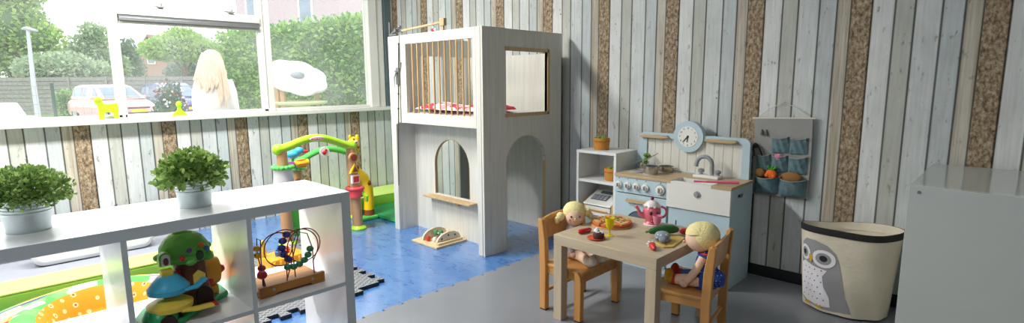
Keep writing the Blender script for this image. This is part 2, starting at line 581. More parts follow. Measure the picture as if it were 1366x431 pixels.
b = MB(); b.box(fx0, fx1 + .035, .905, 1.89, 1.648, 1.672, bev=.003); b.box(fx0, fx1 + .02, .905, 1.89, 1.674, 1.689); b.box(fx0, fx1 + .01, .905, 1.89, 1.634, 1.646, m=1)
obj('vent_grille', b, [M_alu, M_wht], wr)
M_latch = mat('grey latch metal', (176, 176, 174), .35, .6)
for y in (1.16, 1.66):
    b = MB(); b.box(fx1 + .0, fx1 + .045, y - .012, y + .03, 1.757, 1.768); b.cyl((fx1 + .03, y - .04, 1.768), (fx1 + .03, y + .04, 1.768), .006, m=0)
    b.cyl((fx1 + .03, y + .015, 1.762), (fx1 + .03, y + .015, 1.79), .009); b.cyl((fx1 + .03, y + .03, 1.78), (fx1 + .045, y + .05, 1.782), .005)
    obj('window_stay', b, M_latch, wr)
for y0, y1, z0, z1 in ((-1.83, -.55, .966, 2.38), (-.48, .842, .966, 2.38), (.902, 1.893, .966, 1.634), (.902, 1.893, 1.757, 2.38), (1.985, 2.95, .966, 2.38)):
    b = MB(); b.box(WX - .058, WX - .054, y0, y1, z0, z1)
    obj('pane', b, M_glass, wr)

# ------------------------------------------------------------------ foam mats with toothed edges
def toothed(x_in, x_out, y0, y1, pitch, side=1):
    """points along an edge that runs in Y, dovetail teeth between x_in and x_out"""
    p = []; y = y0
    while y + pitch <= y1 + 1e-6:
        p += [(x_in, y), (x_in, y + pitch * .30), (x_out, y + pitch * .22), (x_out, y + pitch * .78), (x_in, y + pitch * .70)]
        y += pitch
    p.append((x_in, y1))
    return p
b = MB()
edge = []
y = -1.5
while y < 3.2:
    edge += [(-2.325, y), (-2.325, y + .082), (-2.303, y + .076), (-2.303, y + .112), (-2.325, y + .106)]
    y += .118
poly = [(1.6, -1.5)] + [(1.6, 3.27)] + [(-2.325, 3.27)] + [q for q in reversed(edge) if q[1] < 3.26]
b.holed(poly, [], 'Z', 0.0005, .014)
o = obj('foam_mat', b, M_mat, loc=(-1.0, 1.0, 0)); tag(o, 'large grey studded foam floor mat under the small table and chairs', 'foam mat', 'grey foam mats')
o['kind'] = 'thing'
b = MB()
e1 = [(x, y) for x, y in toothed(-2.66, -2.61, -.85, 1.62, .103)]
e2 = []
x = -2.66
while x > -3.7:
    e2 += [(x - .03, 1.63), (x - .022, 1.68), (x - .08, 1.68), (x - .073, 1.63)]
    x -= .103
poly = [(-3.75, -.85)] + e1 + [(-2.66, 1.63)] + e2 + [(-3.75, 1.63)]
b.holed(poly, [], 'Z', 0.0005, .022)
for f in b.bm.faces:
    if abs(f.normal.z) < .5: f.material_index = 1
o = obj('foam_mat', b, [M_mat, M_matedge], loc=(-3.1, .4, 0)); tag(o, 'grey foam mat with jagged puzzle edge behind the open white shelf', 'foam mat', 'grey foam mats')
o['kind'] = 'thing'
MZ = .014   # top of the grey foam mat
# ------------------------------------------------------------------ open white shelf
M_lam = mat('white laminate', (240, 241, 243), .22, var=.015, spec=.55)
M_edgeshade = mat('shelf edge shade', (206, 213, 216), .4, var=.01)  # greyer front edges of the white boards: their shade is put into the colour
kx0, kx1 = -2.248, -1.868
def board(b, y0, y1, z0, z1):
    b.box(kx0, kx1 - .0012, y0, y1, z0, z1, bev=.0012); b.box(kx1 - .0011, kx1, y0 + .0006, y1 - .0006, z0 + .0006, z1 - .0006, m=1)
t = thing('shelving_unit', 'low white open cube shelving unit carrying two potted plants', 'shelving unit', (-2.05, .3, MZ))
ky0, ky1 = -.44, 1.033
b = MB(); board(b, ky0, ky1 - .0385, .733, .770); obj('top_panel', b, [M_lam, M_edgeshade], t)
b = MB(); board(b, ky1 - .0375, ky1, MZ, .770); obj('side_panel', b, [M_lam, M_edgeshade], t)
b = MB(); board(b, ky0 - .0385, ky0, MZ, .770); obj('side_panel', b, [M_lam, M_edgeshade], t)
b = MB(); board(b, ky0, ky1 - .038, MZ, MZ + .038); obj('bottom_panel', b, [M_lam, M_edgeshade], t)
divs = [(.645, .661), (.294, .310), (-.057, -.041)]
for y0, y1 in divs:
    b = MB(); board(b, y0, y1, MZ + .038, .733); obj('divider', b, [M_lam, M_edgeshade], t)
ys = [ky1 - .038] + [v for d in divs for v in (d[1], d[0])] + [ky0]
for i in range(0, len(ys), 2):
    b = MB(); board(b, ys[i + 1], ys[i], .396, .412); obj('shelf', b, [M_lam, M_edgeshade], t)

# ------------------------------------------------------------------ potted plants on the shelf
M_zinc = mat('galvanised zinc', (200, 210, 214), .36, .45, var=.05, scale=20)
M_soil = mat('potting soil', (60, 46, 34), .95)
M_leafA = leafmat('boxwood leaf', (176, 204, 116), (84, 122, 56))
M_leafB = leafmat('succulent leaf', (184, 212, 116), (84, 124, 54))
M_stem = mat('plant stem', (84, 88, 46), .8)
def potted(x, y, label, kind, seed, rt, rb, h, fr, fh, n, ls, lm, asp):
    random.seed(seed)
    t = thing('potted_plant', label, 'potted plant', (x, y, .770), 'zinc potted plants on the white shelf')
    z = .770
    b = MB(); prof = [(0, z), (rb, z), (rb + .002, z + .003)]
    rr = lambda f: rb + (rt - rb) * f
    for f in (.1, .3, .5): prof.append((rr(f), z + h * f))
    for k in range(3):
        f = .58 + k * .1
        prof += [(rr(f), z + h * f), (rr(f) + .0022, z + h * (f + .025)), (rr(f + .05), z + h * (f + .05))]
    prof += [(rr(.92), z + h * .92), (rt + .003, z + h * .97), (rt + .004, z + h), (rt - .002, z + h), (rt - .006, z + h * .9), (0, z + h * .9)]
    b.lathe(prof, (x, y, 0), 40); obj('pot', b, M_zinc, t)
    b = MB(); b.lathe([(0, z + h * .905), (rt - .008, z + h * .905), (rt * .6, z + h * .97), (0, z + h)], (x, y, 0), 20); obj('soil', b, M_soil, t)
    b = MB()
    for i in range(26):
        a = random.uniform(0, 2 * PI); e = random.uniform(.2, 1.4)
        d = Vector((math.cos(a) * math.cos(e) * fr, math.sin(a) * math.cos(e) * fr, math.sin(e) * fh)) * .75
        b.tube([(x + d.x * .15, y + d.y * .15, z + h * .9), (x + d.x * .6, y + d.y * .6, z + h + d.z * .5), (x + d.x, y + d.y, z + h + d.z * .9)], .0015, 5)
    obj('stems', b, M_stem, t)
    def P():
        while True:
            v = Vector((random.uniform(-1, 1), random.uniform(-1, 1), random.uniform(-.28, 1)))
            if v.length < 1 and v.length > .35: break
        k = 1 + .13 * math.sin(9 * math.atan2(v.y, v.x) + seed) * (1 if v.z < .8 else 0)
        return Vector((x + v.x * fr * k, y + v.y * fr * k, z + h + .008 + v.z * fh)), v
    leaves('foliage', P, n, ls, lm, t, aspect=asp)
potted(-2.065, .115, 'round bushy green plant in zinc pot at the far end from the bead maze', 0, 3, .062, .050, .096, .105, .082, 4200, .0135, M_leafA, .6)
potted(-2.045, .545, 'leafy green plant in zinc pot standing above the tree house toy', 1, 5, .060, .048, .096, .098, .088, 1700, .021, M_leafB, .65)

# ------------------------------------------------------------------ playhouse
M_ph = wood('whitewashed board', (218, 216, 206), (204, 202, 192), 'Z', .5, 3, 16)
M_phx = wood('whitewashed board lying', (220, 218, 208), (206, 204, 194), 'X', .5, 3, 16)
M_edge = wood('bare plywood edge', (206, 178, 136), (186, 156, 112), 'Z', .5)
M_dowel = wood('beech dowel', (214, 178, 128), (196, 158, 106), 'Z', .45)
M_dark = mat('dark cord', (62, 50, 42), .7)
M_metal = mat('grey steel', (132, 134, 136), .35, .8)
M_plast = mat('white plastic', (226, 226, 222), .35)
px0, px1, py0, py1, PH = -3.642, -2.568, 2.407, 3.255, 1.545
t = thing('playhouse', 'tall whitewashed two-storey wooden playhouse with barred upper front', 'playhouse', (-3.1, 2.8, 0))
# right wall: window above, arch below
b = MB()
out = [(py0 + .06, 0), (2.621, 0)] + [(p[0], p[1]) for p in reversed(arch(2.621, 3.040, 0, .805, 16)[2:])][0:] + [(3.040, 0), (3.225, 0), (3.225, PH - .003), (2.63, PH - .003), (2.62, PH), (py0 + .06, PH)]
b.holed(out, [rect(2.625, 3.060, .968, 1.397)], 'X', px1 - .024, px1)
obj('right_wall', b, M_ph, t)
b = MB()
for (a0, a1, z0, z1) in ((2.612, 3.075, 1.397, 1.422), (2.612, 3.075, .945, .968), (3.060, 3.085, .945, 1.42)):
    b.box(px1 - .026, px1 + .004, a0, a1, z0, z1, bev=.001)
obj('window_trim', b, M_edge, t)
b = MB()
ar = arch(2.621, 3.040, 0, .805, 24)[2:]
for p, q in zip(ar, ar[1:]):
    b._new([(px1 - .0245, p[0], p[1]), (px1 + .0008, p[0], p[1]), (px1 + .0008, q[0], q[1]), (px1 - .0245, q[0], q[1]),
            (px1 - .0245, p[0] + (.003 if p[0] > 2.83 else -.003), p[1] + .003), (px1 + .0008, p[0] + (.003 if p[0] > 2.83 else -.003), p[1] + .003), (px1 + .0008, q[0] + (.003 if q[0] > 2.83 else -.003), q[1] + .003), (px1 - .0245, q[0] + (.003 if q[0] > 2.83 else -.003), q[1] + .003)],
           [(0, 1, 2, 3), (1, 5, 6, 2), (5, 4, 7, 6), (0, 3, 7, 4)])
b.box(px1 - .0245, px1 + .0008, 3.037, 3.040, 0, .6); b.box(px1 - .0245, px1 + .0008, 2.621, 2.624, 0, .6)
obj('arch_edge', b, M_edge, t)
# right front post (two boards meeting at the corner)
b = MB(); b.box(-2.634, -2.590, py0, py0 + .055, 0, PH, bev=.003); b.box(-2.587, px1, py0, py0 + .06, 0, PH, bev=.003); obj('corner_post', b, M_ph, t)
# left front post, widening upwards
b = MB(); b.prism([(px0, 0), (-3.578, 0), (-3.572, .86), (-3.510, .88), (-3.492, PH - .006), (px0, PH - .006)], 'Y', py0, py0 + .05, bev=.003)
b.box(px0, -3.574, py0 + .04, 2.60, 0, PH - .006, bev=.003); obj('left_post', b, M_ph, t)
# left wall: window above, arch below, mirrored
b = MB()
out = [(2.60, 0), (2.70, 0)] + [(p[0], p[1]) for p in reversed(arch(2.70, 3.10, 0, .80, 16)[2:])] + [(3.10, 0), (3.225, 0), (3.225, PH), (2.60, PH)]
b.holed(out, [rect(2.70, 2.93, .968, 1.40), rect(3.02, 3.19, .968, 1.40)], 'X', px0, px0 + .024)
obj('left_wall', b, M_ph, t)
# back panel: open below so that the wallpaper shows, closed above
b = MB(); b.box(px0 + .024, px1 - .024, 3.225, 3.243, .0, 1.40); obj('back_wall', b, M_ph, t)
# lower front panel, set back, with arched hatch
b = MB()
b.holed([(-3.574, .0), (-2.60, .0), (-2.60, .93), (-3.574, .93)], [arch(-3.325, -2.912, .315, .757, 16)], 'Y', 2.585, 2.607)
obj('front_panel', b, M_ph, t)
b = MB(); a2 = arch(-3.325, -2.912, .315, .757, 20)
for p, q in zip(a2[1:], a2[2:] + a2[:1]):
    d = .004
    c = Vector((-3.118, .5))
    def o_(v):
        w = Vector(v) - c; w.normalize(); return (v[0] - w.x * d, v[1] - w.y * d)
    pi, qi = o_(p), o_(q)
    b._new([(p[0], 2.584, p[1]), (q[0], 2.584, q[1]), (q[0], 2.608, q[1]), (p[0], 2.608, p[1]), (pi[0], 2.584, pi[1]), (qi[0], 2.584, qi[1]), (qi[0], 2.608, qi[1]), (pi[0], 2.608, pi[1])],
           [(0, 1, 5, 4), (4, 5, 6, 7), (3, 7, 6, 2)])
obj('hatch_edge', b, M_edge, t)
b = MB(); b.box(-3.385, -2.835, 2.505, 2.586, .292, .307, bev=.004); b.box(-3.02, -2.99, 2.53, 2.585, .268, .292)
obj('hatch_ledge', b, M_edge, t)
# upper floor
b = MB(); b.box(px0 + .026, px1 - .026, py0 + .03, 3.222, .90, .935); obj('upper_floor', b, M_phx, t)
# barred gate
g = thing_part = None
b = MB()
b.holed([(-3.498, .878), (-2.637, .878), (-2.637, PH - .001), (-3.482, PH - .004)], [rect(-3.418, -2.665, .957, 1.474)], 'Y', py0 + .002, py0 + .030)
gate = obj('gate', b, M_phx, t)
for i in range(11):
    x = -3.345 + i * .0635
    b = MB(); b.cyl((x, py0 + .012, .955), (x, py0 + .012, 1.476), .0062, seg=10); obj('bar', b, M_dowel, t)
b = MB(); b.tube([(-3.494, py0 - .004, 1.477), (-3.512, py0 - .004, 1.2), (-3.555, py0 - .004, .55), (-3.562, py0 - .004, .372)], .0035, 6)
for z, x in ((1.477, -3.494), (1.10, -3.52), (.985, -3.528)): b.ell((x, py0 - .003, z), .008, 8)
obj('cord', b, M_dark, t)
b = MB(); b.box(-3.535, -3.495, py0 - .014, py0, 1.17, 1.30, bev=.004); b.cyl((-3.515, py0 - .012, 1.265), (-3.515, py0 - .03, 1.265), .014)
b.tube([(-3.515, py0 - .028, 1.265), (-3.53, py0 - .034, 1.22), (-3.525, py0 - .036, 1.15)], [.010, .010, .006], 10, 1); b.tube([(-3.49, py0 - .003, 1.27), (-3.475, py0 - .006, 1.32), (-3.468, py0 - .004, 1.34)], .004, 6)
obj('latch', b, [M_metal, M_plast], t)

# bed clothes on the upper floor
M_sheet = mat('white blanket', (236, 232, 230), .9, bump=.5, bscale=18)
M_redspot = patches('pink and red print', [(214, 60, 84), (236, 226, 224), (232, 168, 176), (240, 236, 232), (240, 236, 236), (238, 210, 214), (244, 240, 238), (206, 66, 84)], 16)
random.seed(3)
def blob_sheet(x0, x1, y0, y1, z, h, nx=18, ny=12, seed=1):
    random.seed(seed)
    vs = []; fs = []
    ph = [random.uniform(0, 6) for _ in range(6)]
    for j in range(ny + 1):
        for i in range(nx + 1):
            u, v = i / nx, j / ny
            e = min(1, min(u, 1 - u, v, 1 - v) * 7)
            zz = z + h * (e ** .5) * (.72 + .16 * math.sin(9 * u + ph[0] + 3 * v) + .12 * math.sin(13 * v + ph[1] - 4 * u))
            vs.append((x0 + (x1 - x0) * u, y0 + (y1 - y0) * v, zz))
    n0 = len(vs)
    for j in range(ny):
        for i in range(nx):
            a = j * (nx + 1) + i; fs.append((a, a + 1, a + nx + 2, a + nx + 1))
    per = [i for i in range(nx + 1)] + [j * (nx + 1) + nx for j in range(1, ny + 1)] + [ny * (nx + 1) + i for i in range(nx - 1, -1, -1)] + [j * (nx + 1) for j in range(ny - 1, 0, -1)]
    fs.append(tuple(reversed(per)))
    b = MB(); b._new(vs, fs, 0, True); return b
b = blob_sheet(-3.56, -2.66, 2.47, 3.18, .937, .045, seed=2); o = obj('mattress', b, M_sheet, loc=(-3.1, 2.8, .937)); tag(o, 'white rumpled mattress on the upper floor of the playhouse', 'mattress')
b = blob_sheet(-3.42, -2.72, 2.475, 2.72, .985, .05, seed=5); o = obj('blanket', b, M_redspot, loc=(-3.1, 2.6, .985)); tag(o, 'pink, red and white printed blanket behind the playhouse bars', 'blanket')
b = blob_sheet(-2.86, -2.70, 2.735, 2.87, .985, .035, 10, 8, seed=8); o = obj('cushion', b, mat('red cushion cloth', (206, 52, 72), .85), loc=(-2.78, 2.80, .985)); tag(o, 'small red cushion seen through the open side window of the playhouse', 'cushion')

# wooden arm with a clamp lying on the playhouse roof edge
t = thing('wooden_toy', 'pale wooden bar with grey metal clamp on top of the playhouse front', 'wooden toy', (-3.2, 2.425, PH))
b = MB(); M4 = Matrix.Translation((-3.2, 2.425, PH + .045)) @ Matrix.Rotation(-.055, 4, 'Y'); b.box(-.27, .245, -.008, .008, -.007, .007, bev=.002, M=M4); obj('bar', b, M_edge, t)
b = MB(); b.box(-3.005, -2.955, 2.409, 2.437, PH + .030, PH + .082, bev=.003); b.box(-2.99, -2.97, 2.415, 2.43, PH + .0005, PH + .032); obj('end_block', b, M_edge, t)
b = MB(); b.box(-3.640, -3.627, 2.418, 2.435, PH + .0005, PH + .105, bev=.002); b.box(-3.64, -3.54, 2.415, 2.44, PH + .0005, PH + .012, bev=.002)
b.tube([(-3.62, 2.425, PH + .012), (-3.57, 2.42, PH + .028), (-3.53, 2.425, PH + .052), (-3.50, 2.43, PH + .05)], .008, 8); b.cyl((-3.545, 2.405, PH + .036), (-3.545, 2.445, PH + .036), .014); b.ell((-3.51, 2.43, PH + .062), .013, 10); b.tube([(-3.53, 2.43, PH + .04), (-3.48, 2.43, PH + .022)], .006, 8)
obj('clamp', b, M_metal, t)
t = thing('toy_figure', 'tiny red and white toy lying on the playhouse roof edge behind the wooden bar', 'toy', (-3.09, 2.43, PH))
b = MB(); b.ell((-3.105, 2.43, PH + .012), (.018, .012, .012), 10); obj('body', b, mat('red toy plastic', (206, 40, 48), .4), t)
b = MB(); b.ell((-3.075, 2.43, PH + .011), (.014, .011, .011), 10); b.ell((-3.09, 2.425, PH + .024), (.010, .009, .008), 10); obj('head', b, M_plast, t)

# ------------------------------------------------------------------ small wooden table
M_birch = wood('birch table', (198, 182, 156), (184, 166, 140), 'X', .42, 2.5, 18)
M_birchz = wood('birch table leg', (196, 180, 154), (182, 164, 138), 'Z', .45, 2.5, 18)
tx0, tx1, ty0, ty1, TZ = -1.605, -1.050, 1.964, 2.519, .450
t = thing('kids_table', 'low square birch table set with toy food', 'table', (-1.3275, 2.2415, MZ))
b = MB(); b.box(tx0, tx1, ty0, ty1, TZ - .05, TZ, bev=.0025); obj('tabletop', b, M_birch, t)
for x in (tx0, tx1 - .05):
    for y in (ty0, ty1 - .05):
        b = MB(); b.box(x + .0005, x + .0495, y + .0005, y + .0495, MZ, TZ - .05, bev=.002); obj('leg', b, M_birchz, t)

# ------------------------------------------------------------------ two small chairs
M_beech = wood('lacquered beech', (214, 158, 92), (196, 136, 70), 'Z', .35, 2.2, 12, spec=.5)
M_beechx = wood('lacquered beech seat', (216, 162, 96), (198, 140, 74), 'X', .33, 2.2, 12, spec=.5)
M_rub = mat('black rubber foot', (40, 38, 38), .8)
def chair(name, label, loc, rz, W=.36):
    """local frame: +x is the front"""
    t = thing(name, label, 'chair', (0, 0, 0), 'small beech chairs')
    w = W / 2; zb = 0.0
    b = MB()
    prof = rrect(-.135, .108, -w + .012, w - .012, .03)
    b.prism(prof, 'Z', zb + .235, zb + .255, bev=.006); obj('seat', b, M_beechx, t)
    b = MB()
    b.box(-.12, .08, -w + .018, -w + .036, zb + .200, zb + .236, bev=.002); b.box(-.12, .08, w - .036, w - .018, zb + .200, zb + .236, bev=.002)
    b.box(.076, .094, -w + .03, w - .03, zb + .190, zb + .236, bev=.002); b.box(-.13, -.112, -w + .03, w - .03, zb + .200, zb + .236, bev=.002)
    obj('apron', b, M_beechx, t)
    for s in (-1, 1):
        b = MB(); y0, y1 = sorted((s * w, s * (w - .032)))
        # front leg with rounded shoulder
        b.prism([(.072, zb + .006), (.110, zb + .006), (.112, zb + .20), (.107, zb + .235), (.090, zb + .253), (.072, zb + .255)], 'Y', y0, y1, bev=.004)
        lg = obj('leg', b, M_beech, t)
        b = MB(); b.box(.074, .108, y0 + .002, y1 - .002, zb, zb + .006); obj('foot_pad', b, M_rub, lg)
        b = MB()
        b.prism([(-.150, zb + .006), (-.112, zb + .006), (-.110, zb + .24), (-.118, zb + .38), (-.134, zb + .478), (-.147, zb + .486), (-.163, zb + .480), (-.157, zb + .38), (-.150, zb + .24)], 'Y', y0, y1, bev=.004)
        lg = obj('rear_post', b, M_beech, t)
        b = MB(); b.box(-.148, -.110, y0 + .002, y1 - .002, zb, zb + .006); obj('foot_pad', b, M_rub, lg)
    # curved back panel
    b = MB(); n = 12; vs = []
    for i in range(n + 1):
        y = -(w - .030) + (W - .060) * i / n
        bow = -.014 * (1 - (2 * i / n - 1) ** 2)
        for zz, xx in ((.375, -.137), (.482, -.148)):
            for dx in (-.006, .006):
                vs.append((xx + bow + dx, y, zb + zz + (.010 * (1 - (2 * i / n - 1) ** 2) if zz > .4 else 0)))
    fs = []
    for i in range(n):
        a = i * 4; c = a + 4
        fs += [(a, a + 2, c + 2, c), (a + 1, c + 1, c + 3, a + 3), (a + 2, a + 3, c + 3, c + 2), (a, c, c + 1, a + 1)]
    fs += [(0, 1, 3, 2), (n * 4, n * 4 + 2, n * 4 + 3, n * 4 + 1)]
    b._new(vs, fs, 0, True); obj('backrest', b, M_beechx, t)
    b = MB(); b.cyl((-.128, -w + .03, zb + .1), (-.128, w - .03, zb + .1), .009); obj('stretcher', b, M_beech, t)
    t.location = (*loc, MZ); t.rotation_euler = (0, 0, rz)
    return t
chair('kids_chair', 'small beech chair at the table edge nearest the playhouse', (-1.581, 2.185), 0.0)
chair('kids_chair', 'small beech chair drawn up in front of the light blue play kitchen', (-1.061, 2.275), PI + .18, .365)

# ------------------------------------------------------------------ cabinet by the back wall
M_cab = mat('white cabinet panel', (190, 194, 189), .13, var=.012, spec=.55)
t = thing('cabinet', 'plain white cabinet against the wall beside the owl basket', 'cabinet', (.1, 2.9, MZ))
b = MB(); b.box(-.295, .60, 2.535, 2.553, MZ, .780, bev=.0015); sp_ = obj('side_panel', b, M_cab, t)
b = MB(); b.cyl((-.262, 2.5355, .757), (-.262, 2.5335, .757), .0065, seg=14); obj('screw_cap', b, mat('screw cap', (120, 122, 120), .5), sp_)
b = MB(); b.box(-.295, .60, 2.554, 3.262, .7625, .7805, bev=.0015); obj('top_panel', b, M_cab, t)
b = MB(); b.box(-.295, -.277, 2.554, 3.262, MZ, .762, bev=.001); obj('back_panel', b, M_cab, t)
b = MB(); b.box(-.276, .60, 3.244, 3.262, MZ, .762); obj('side_panel', b, M_cab, t)
b = MB(); b.box(-.276, .59, 2.554, 3.243, .39, .408); obj('shelf', b, M_cab, t)
b = MB(); b.box(-.276, .59, 2.554, 3.243, MZ, MZ + .05); obj('bottom_panel', b, M_cab, t)
# ------------------------------------------------------------------ play kitchen
M_kblue = mat('light blue lacquer', (184, 206, 214), .42, var=.03)
M_kwhite = mat('off white lacquer', (232, 231, 224), .4, var=.02)
M_kslat = wood('white slats', (228, 226, 216), (214, 212, 202), 'Z', .5)
M_ktop = wood('counter wood', (200, 176, 140), (178, 152, 114), 'X', .5)
M_kgap = mat('dark gap', (52, 58, 64), .8)
M_steel = mat('brushed pan steel', (190, 190, 188), .22, .95)
M_grey = mat('grey plastic', (150, 154, 158), .45)
M_dkwin = mat('oven window', (92, 104, 118), .25)
kx0, kx1, kf, kb = -1.850, -1.112, 2.890, 3.205
t = thing('play_kitchen', 'light blue wooden play kitchen with a round clock and a white sink', 'toy kitchen', (-1.48, 3.05, MZ))
b = MB(); b.box(kx0, kx0 + .018, kf + .001, kb, MZ, .590); b.box(kx0 + .018, kx1 - .018, kb - .012, kb, MZ, .590); b.box(-1.497, -1.481, kf + .02, kb - .012, MZ, .45); b.box(kx0 + .018, kx1 - .018, kf + .02, kb - .012, MZ, MZ + .04)
obj('carcass', b, M_kblue, t)
b = MB(); b.holed([(kf + .001, MZ), (kb, MZ), (kb, .590), (kf + .001, .590)], [rrect(2.985, 3.065, .528, .552, .011)], 'X', kx1 - .018, kx1)
sp_ = obj('side_panel', b, M_kblue, t)
b = MB(); b.prism(rrect(2.980, 3.070, .524, .556, .011), 'X', kx1 - .022, kx1 - .0185); obj('handle_slot', b, M_kgap, sp_)
b = MB()
b.holed([(kx0 - .002, kf - .012), (-1.463, kf - .012), (-1.463, 3.022), (-1.222, 3.022), (-1.222, kf - .012), (kx1 + .003, kf - .012), (kx1 + .003, kb), (kx0 - .002, kb)], [], 'Z', .590, .607)
obj('countertop', b, M_ktop, t)
# control strip and knobs
b = MB(); b.box(kx0, -1.492, kf - .006, kf + .012, .490, .589, bev=.002); cs = obj('control_panel', b, M_kblue, t)
for i, x in enumerate((-1.820, -1.757, -1.694, -1.631, -1.532)):
    r = .0235 if i < 4 else .030
    b = MB(); b.cyl((x, kf - .006, .538), (x, kf - .018, .538), r, r * .95, 24); b.cyl((x, kf - .018, .538), (x, kf - .030, .538), r * .62, r * .55, 18)
    b.box(x - .004, x + .004, kf - .037, kf - .029, .538 - r * .5, .538 + r * .5, m=1, bev=.001)
    if i == 4: b.cyl((x, kf - .0062, .538), (x, kf - .0085, .538), r * 1.16, r * 1.14, 24, m=1)
    obj('knob', b, [M_kwhite, M_grey], t)
for x in (-1.820, -1.757, -1.694, -1.631, -1.532):
    b = MB(); b.cyl((x, kf - .0055, .580), (x, kf - .0075, .580), .0035, seg=8); obj('index_dot', b, M_kgap, cs)
# oven door
b = MB(); b.holed(rect(kx0 + .002, -1.494, MZ + .045, .484), [arch(-1.765, -1.575, .13, .385, 12, .30)], 'Y', kf - .002, kf + .014); od = obj('oven_door', b, M_kblue, t)
b = MB(); b.prism(arch(-1.764, -1.576, .131, .384, 12, .30), 'Y', kf + .004, kf + .010); obj('oven_window', b, M_dkwin, od)
b = MB(); b.prism([(-1.765, .442), (-1.755, .433), (-1.60, .436), (-1.548, .436), (-1.540, .446), (-1.552, .455), (-1.62, .458), (-1.755, .458)], 'Y', kf - .026, kf - .010, bev=.003); b.cyl((-1.74, kf - .01, .445), (-1.74, kf, .445), .006); b.cyl((-1.57, kf - .01, .445), (-1.57, kf, .445), .006); obj('door_handle', b, M_ktop, od)
b = MB()
for z in (.17, .21, .25, .29, .33): b.tube([(-1.755, kf + .02, z), (-1.585, kf + .02, z)], .0025, 6)
obj('oven_rack', b, M_steel, t)
# belfast sink, its front panel and basin
b = MB(); b.holed(rect(-1.488, kx1 + .001, .448, .589), [], 'Y', kf - .014, kf + .006)
b.box(-1.463, -1.222, kf - .014, kf + .012, .589, .6045)
sf = obj('sink_front', b, M_kwhite, t)
b = MB(); b.cyl((-1.300, kf - .014, .545), (-1.300, kf - .020, .545), .0195, .0185, 22); b.cyl((-1.300, kf - .020, .545), (-1.300, kf - .026, .545), .012, .010, 16); obj('knob', b, M_grey, sf)
b = MB(); z0 = .50
b.box(-1.463, -1.222, kf + .012, 3.022, z0, z0 + .006); b.box(-1.463, -1.457, kf + .012, 3.022, z0, .604); b.box(-1.228, -1.222, kf + .012, 3.022, z0, .604); b.box(-1.457, -1.228, 3.016, 3.022, z0, .604)
b.cyl((-1.342, 2.96, z0 + .006), (-1.342, 2.96, z0 + .008), .014, m=1)
obj('sink_basin', b, [M_kwhite, M_grey], t)
# lower right door
b = MB(); b.box(-1.478, kx1 - .001, kf - .002, kf + .014, MZ + .045, .442, bev=.002); ld = obj('cupboard_door', b, M_kblue, t)
b = MB(); b.lathe([(0, 0), (.010, .0), (.008, .010), (.015, .018), (.015, .024), (0, .027)], (-1.452, kf - .002, .335), 16, M=Matrix.Rotation(PI / 2, 3, 'X')); obj('knob', b, M_ktop, ld)
b = MB(); b.box(-1.43, -1.425, kf - .004, kf - .002, .31, .37); obj('door_hinge', b, M_kgap, ld)
# tap
b = MB(); b.box(-1.418, -1.262, 3.060, 3.135, .607, .625, bev=.005); tp = obj('tap_base', b, M_kwhite, t)
b = MB(); pts = [(-1.315, 3.10, .622), (-1.318, 3.10, .665)] + [(-1.360 + .045 * math.cos(a), 3.095 - .012 * (a / PI), .690 + .045 * math.sin(a)) for a in [PI * .0 + PI * 1.0 * i / 10 for i in range(11)]] + [(-1.407, 3.08, .672)]
b.tube(pts, .0125, 12); obj('spout', b, M_grey, tp)
for x in (-1.385, -1.283):
    b = MB(); b.lathe([(0, .624), (.013, .624), (.010, .634), (.019, .640), (.020, .650), (.012, .658), (0, .660)], (x, 3.105, 0), 18); obj('tap_knob', b, M_grey, tp)
# hob rings
for x, y, r in ((-1.768, 3.000, .045), (-1.655, 2.985, .046), (-1.790, 3.125, .042), (-1.625, 3.120, .046)):
    b = MB(); b.lathe([(0, .607), (r, .607), (r, .612), (r - .003, .614), (0, .614)], (x, y, 0), 28); obj('hob_ring', b, mat('hob ring grey', (168, 168, 166), .4), t)
# splashback with frame and clock
bz = .607
b = MB(); out = rrect(kx0 - .012, kx1 + .012, .55, .848, .03)
out = [(kx0 - .030, bz), (kx1 - .020, bz), (kx1 - .022, .80)] + rrect(kx0 - .012, kx1 - .022, .55, .848, .035)[0:6] + rrect(kx0 - .012, kx1 - .022, .55, .848, .035)[6:12] + [(kx0 - .014, .78)]
b.holed(out, [rrect(kx0 + .045, kx1 - .066, bz + .004, .815, .02)], 'Y', kb - .016, kb + .018); obj('back_frame', b, M_kblue, t)
b = MB(); n = 11; w = (kx1 - kx0 - .113) / n
for i in range(n):
    b.box(kx0 + .046 + i * w, kx0 + .046 + (i + 1) * w - .0015, kb - .006, kb + .004, bz + .002, .8155, bev=.0012)
obj('back_slats', b, M_kslat, t)
for x0, x1 in ((-1.855, -1.640), (-1.405, -1.200)):
    b = MB(); b.prism([(x0, .822), (x0 + .02, .815), (x1 - .03, .815), (x1, .824), (x1 - .012, .834), (x0 + .02, .834)], 'Y', kb - .045, kb - .017, bev=.003); obj('utensil_rail', b, M_ktop, t)
cx, cz = -1.512, .838
b = MB(); b.cyl((cx, kb - .030, cz), (cx, kb + .018, cz), .098, .098, 48)
ck = obj('clock', b, M_kblue, t)
b = MB(); b.cyl((cx, kb - .032, cz), (cx, kb - .030, cz), .066, .066, 40); obj('clock_face', b, M_kwhite, ck)
b = MB()
def hand(a, L, w):
    d = Vector((math.sin(a), 0, math.cos(a))); s = Vector((d.z, 0, -d.x)) * w
    c = Vector((cx, kb - .0335, cz)); f = Vector((0, -.0012, 0))
    q = [c - s - d * .008, c + s - d * .008, c + s * .6 + d * L, c - s * .6 + d * L]
    b._new([v for v in q] + [v + f for v in q], [(0, 1, 2, 3), (7, 6, 5, 4), (0, 4, 5, 1), (1, 5, 6, 2), (2, 6, 7, 3), (3, 7, 4, 0)])
hand(math.radians(185), .036, .0042); hand(math.radians(222), .047, .0038)
b.cyl((cx, kb - .033, cz), (cx, kb - .037, cz), .006, seg=14)
obj('clock_hands', b, M_kgap, ck)
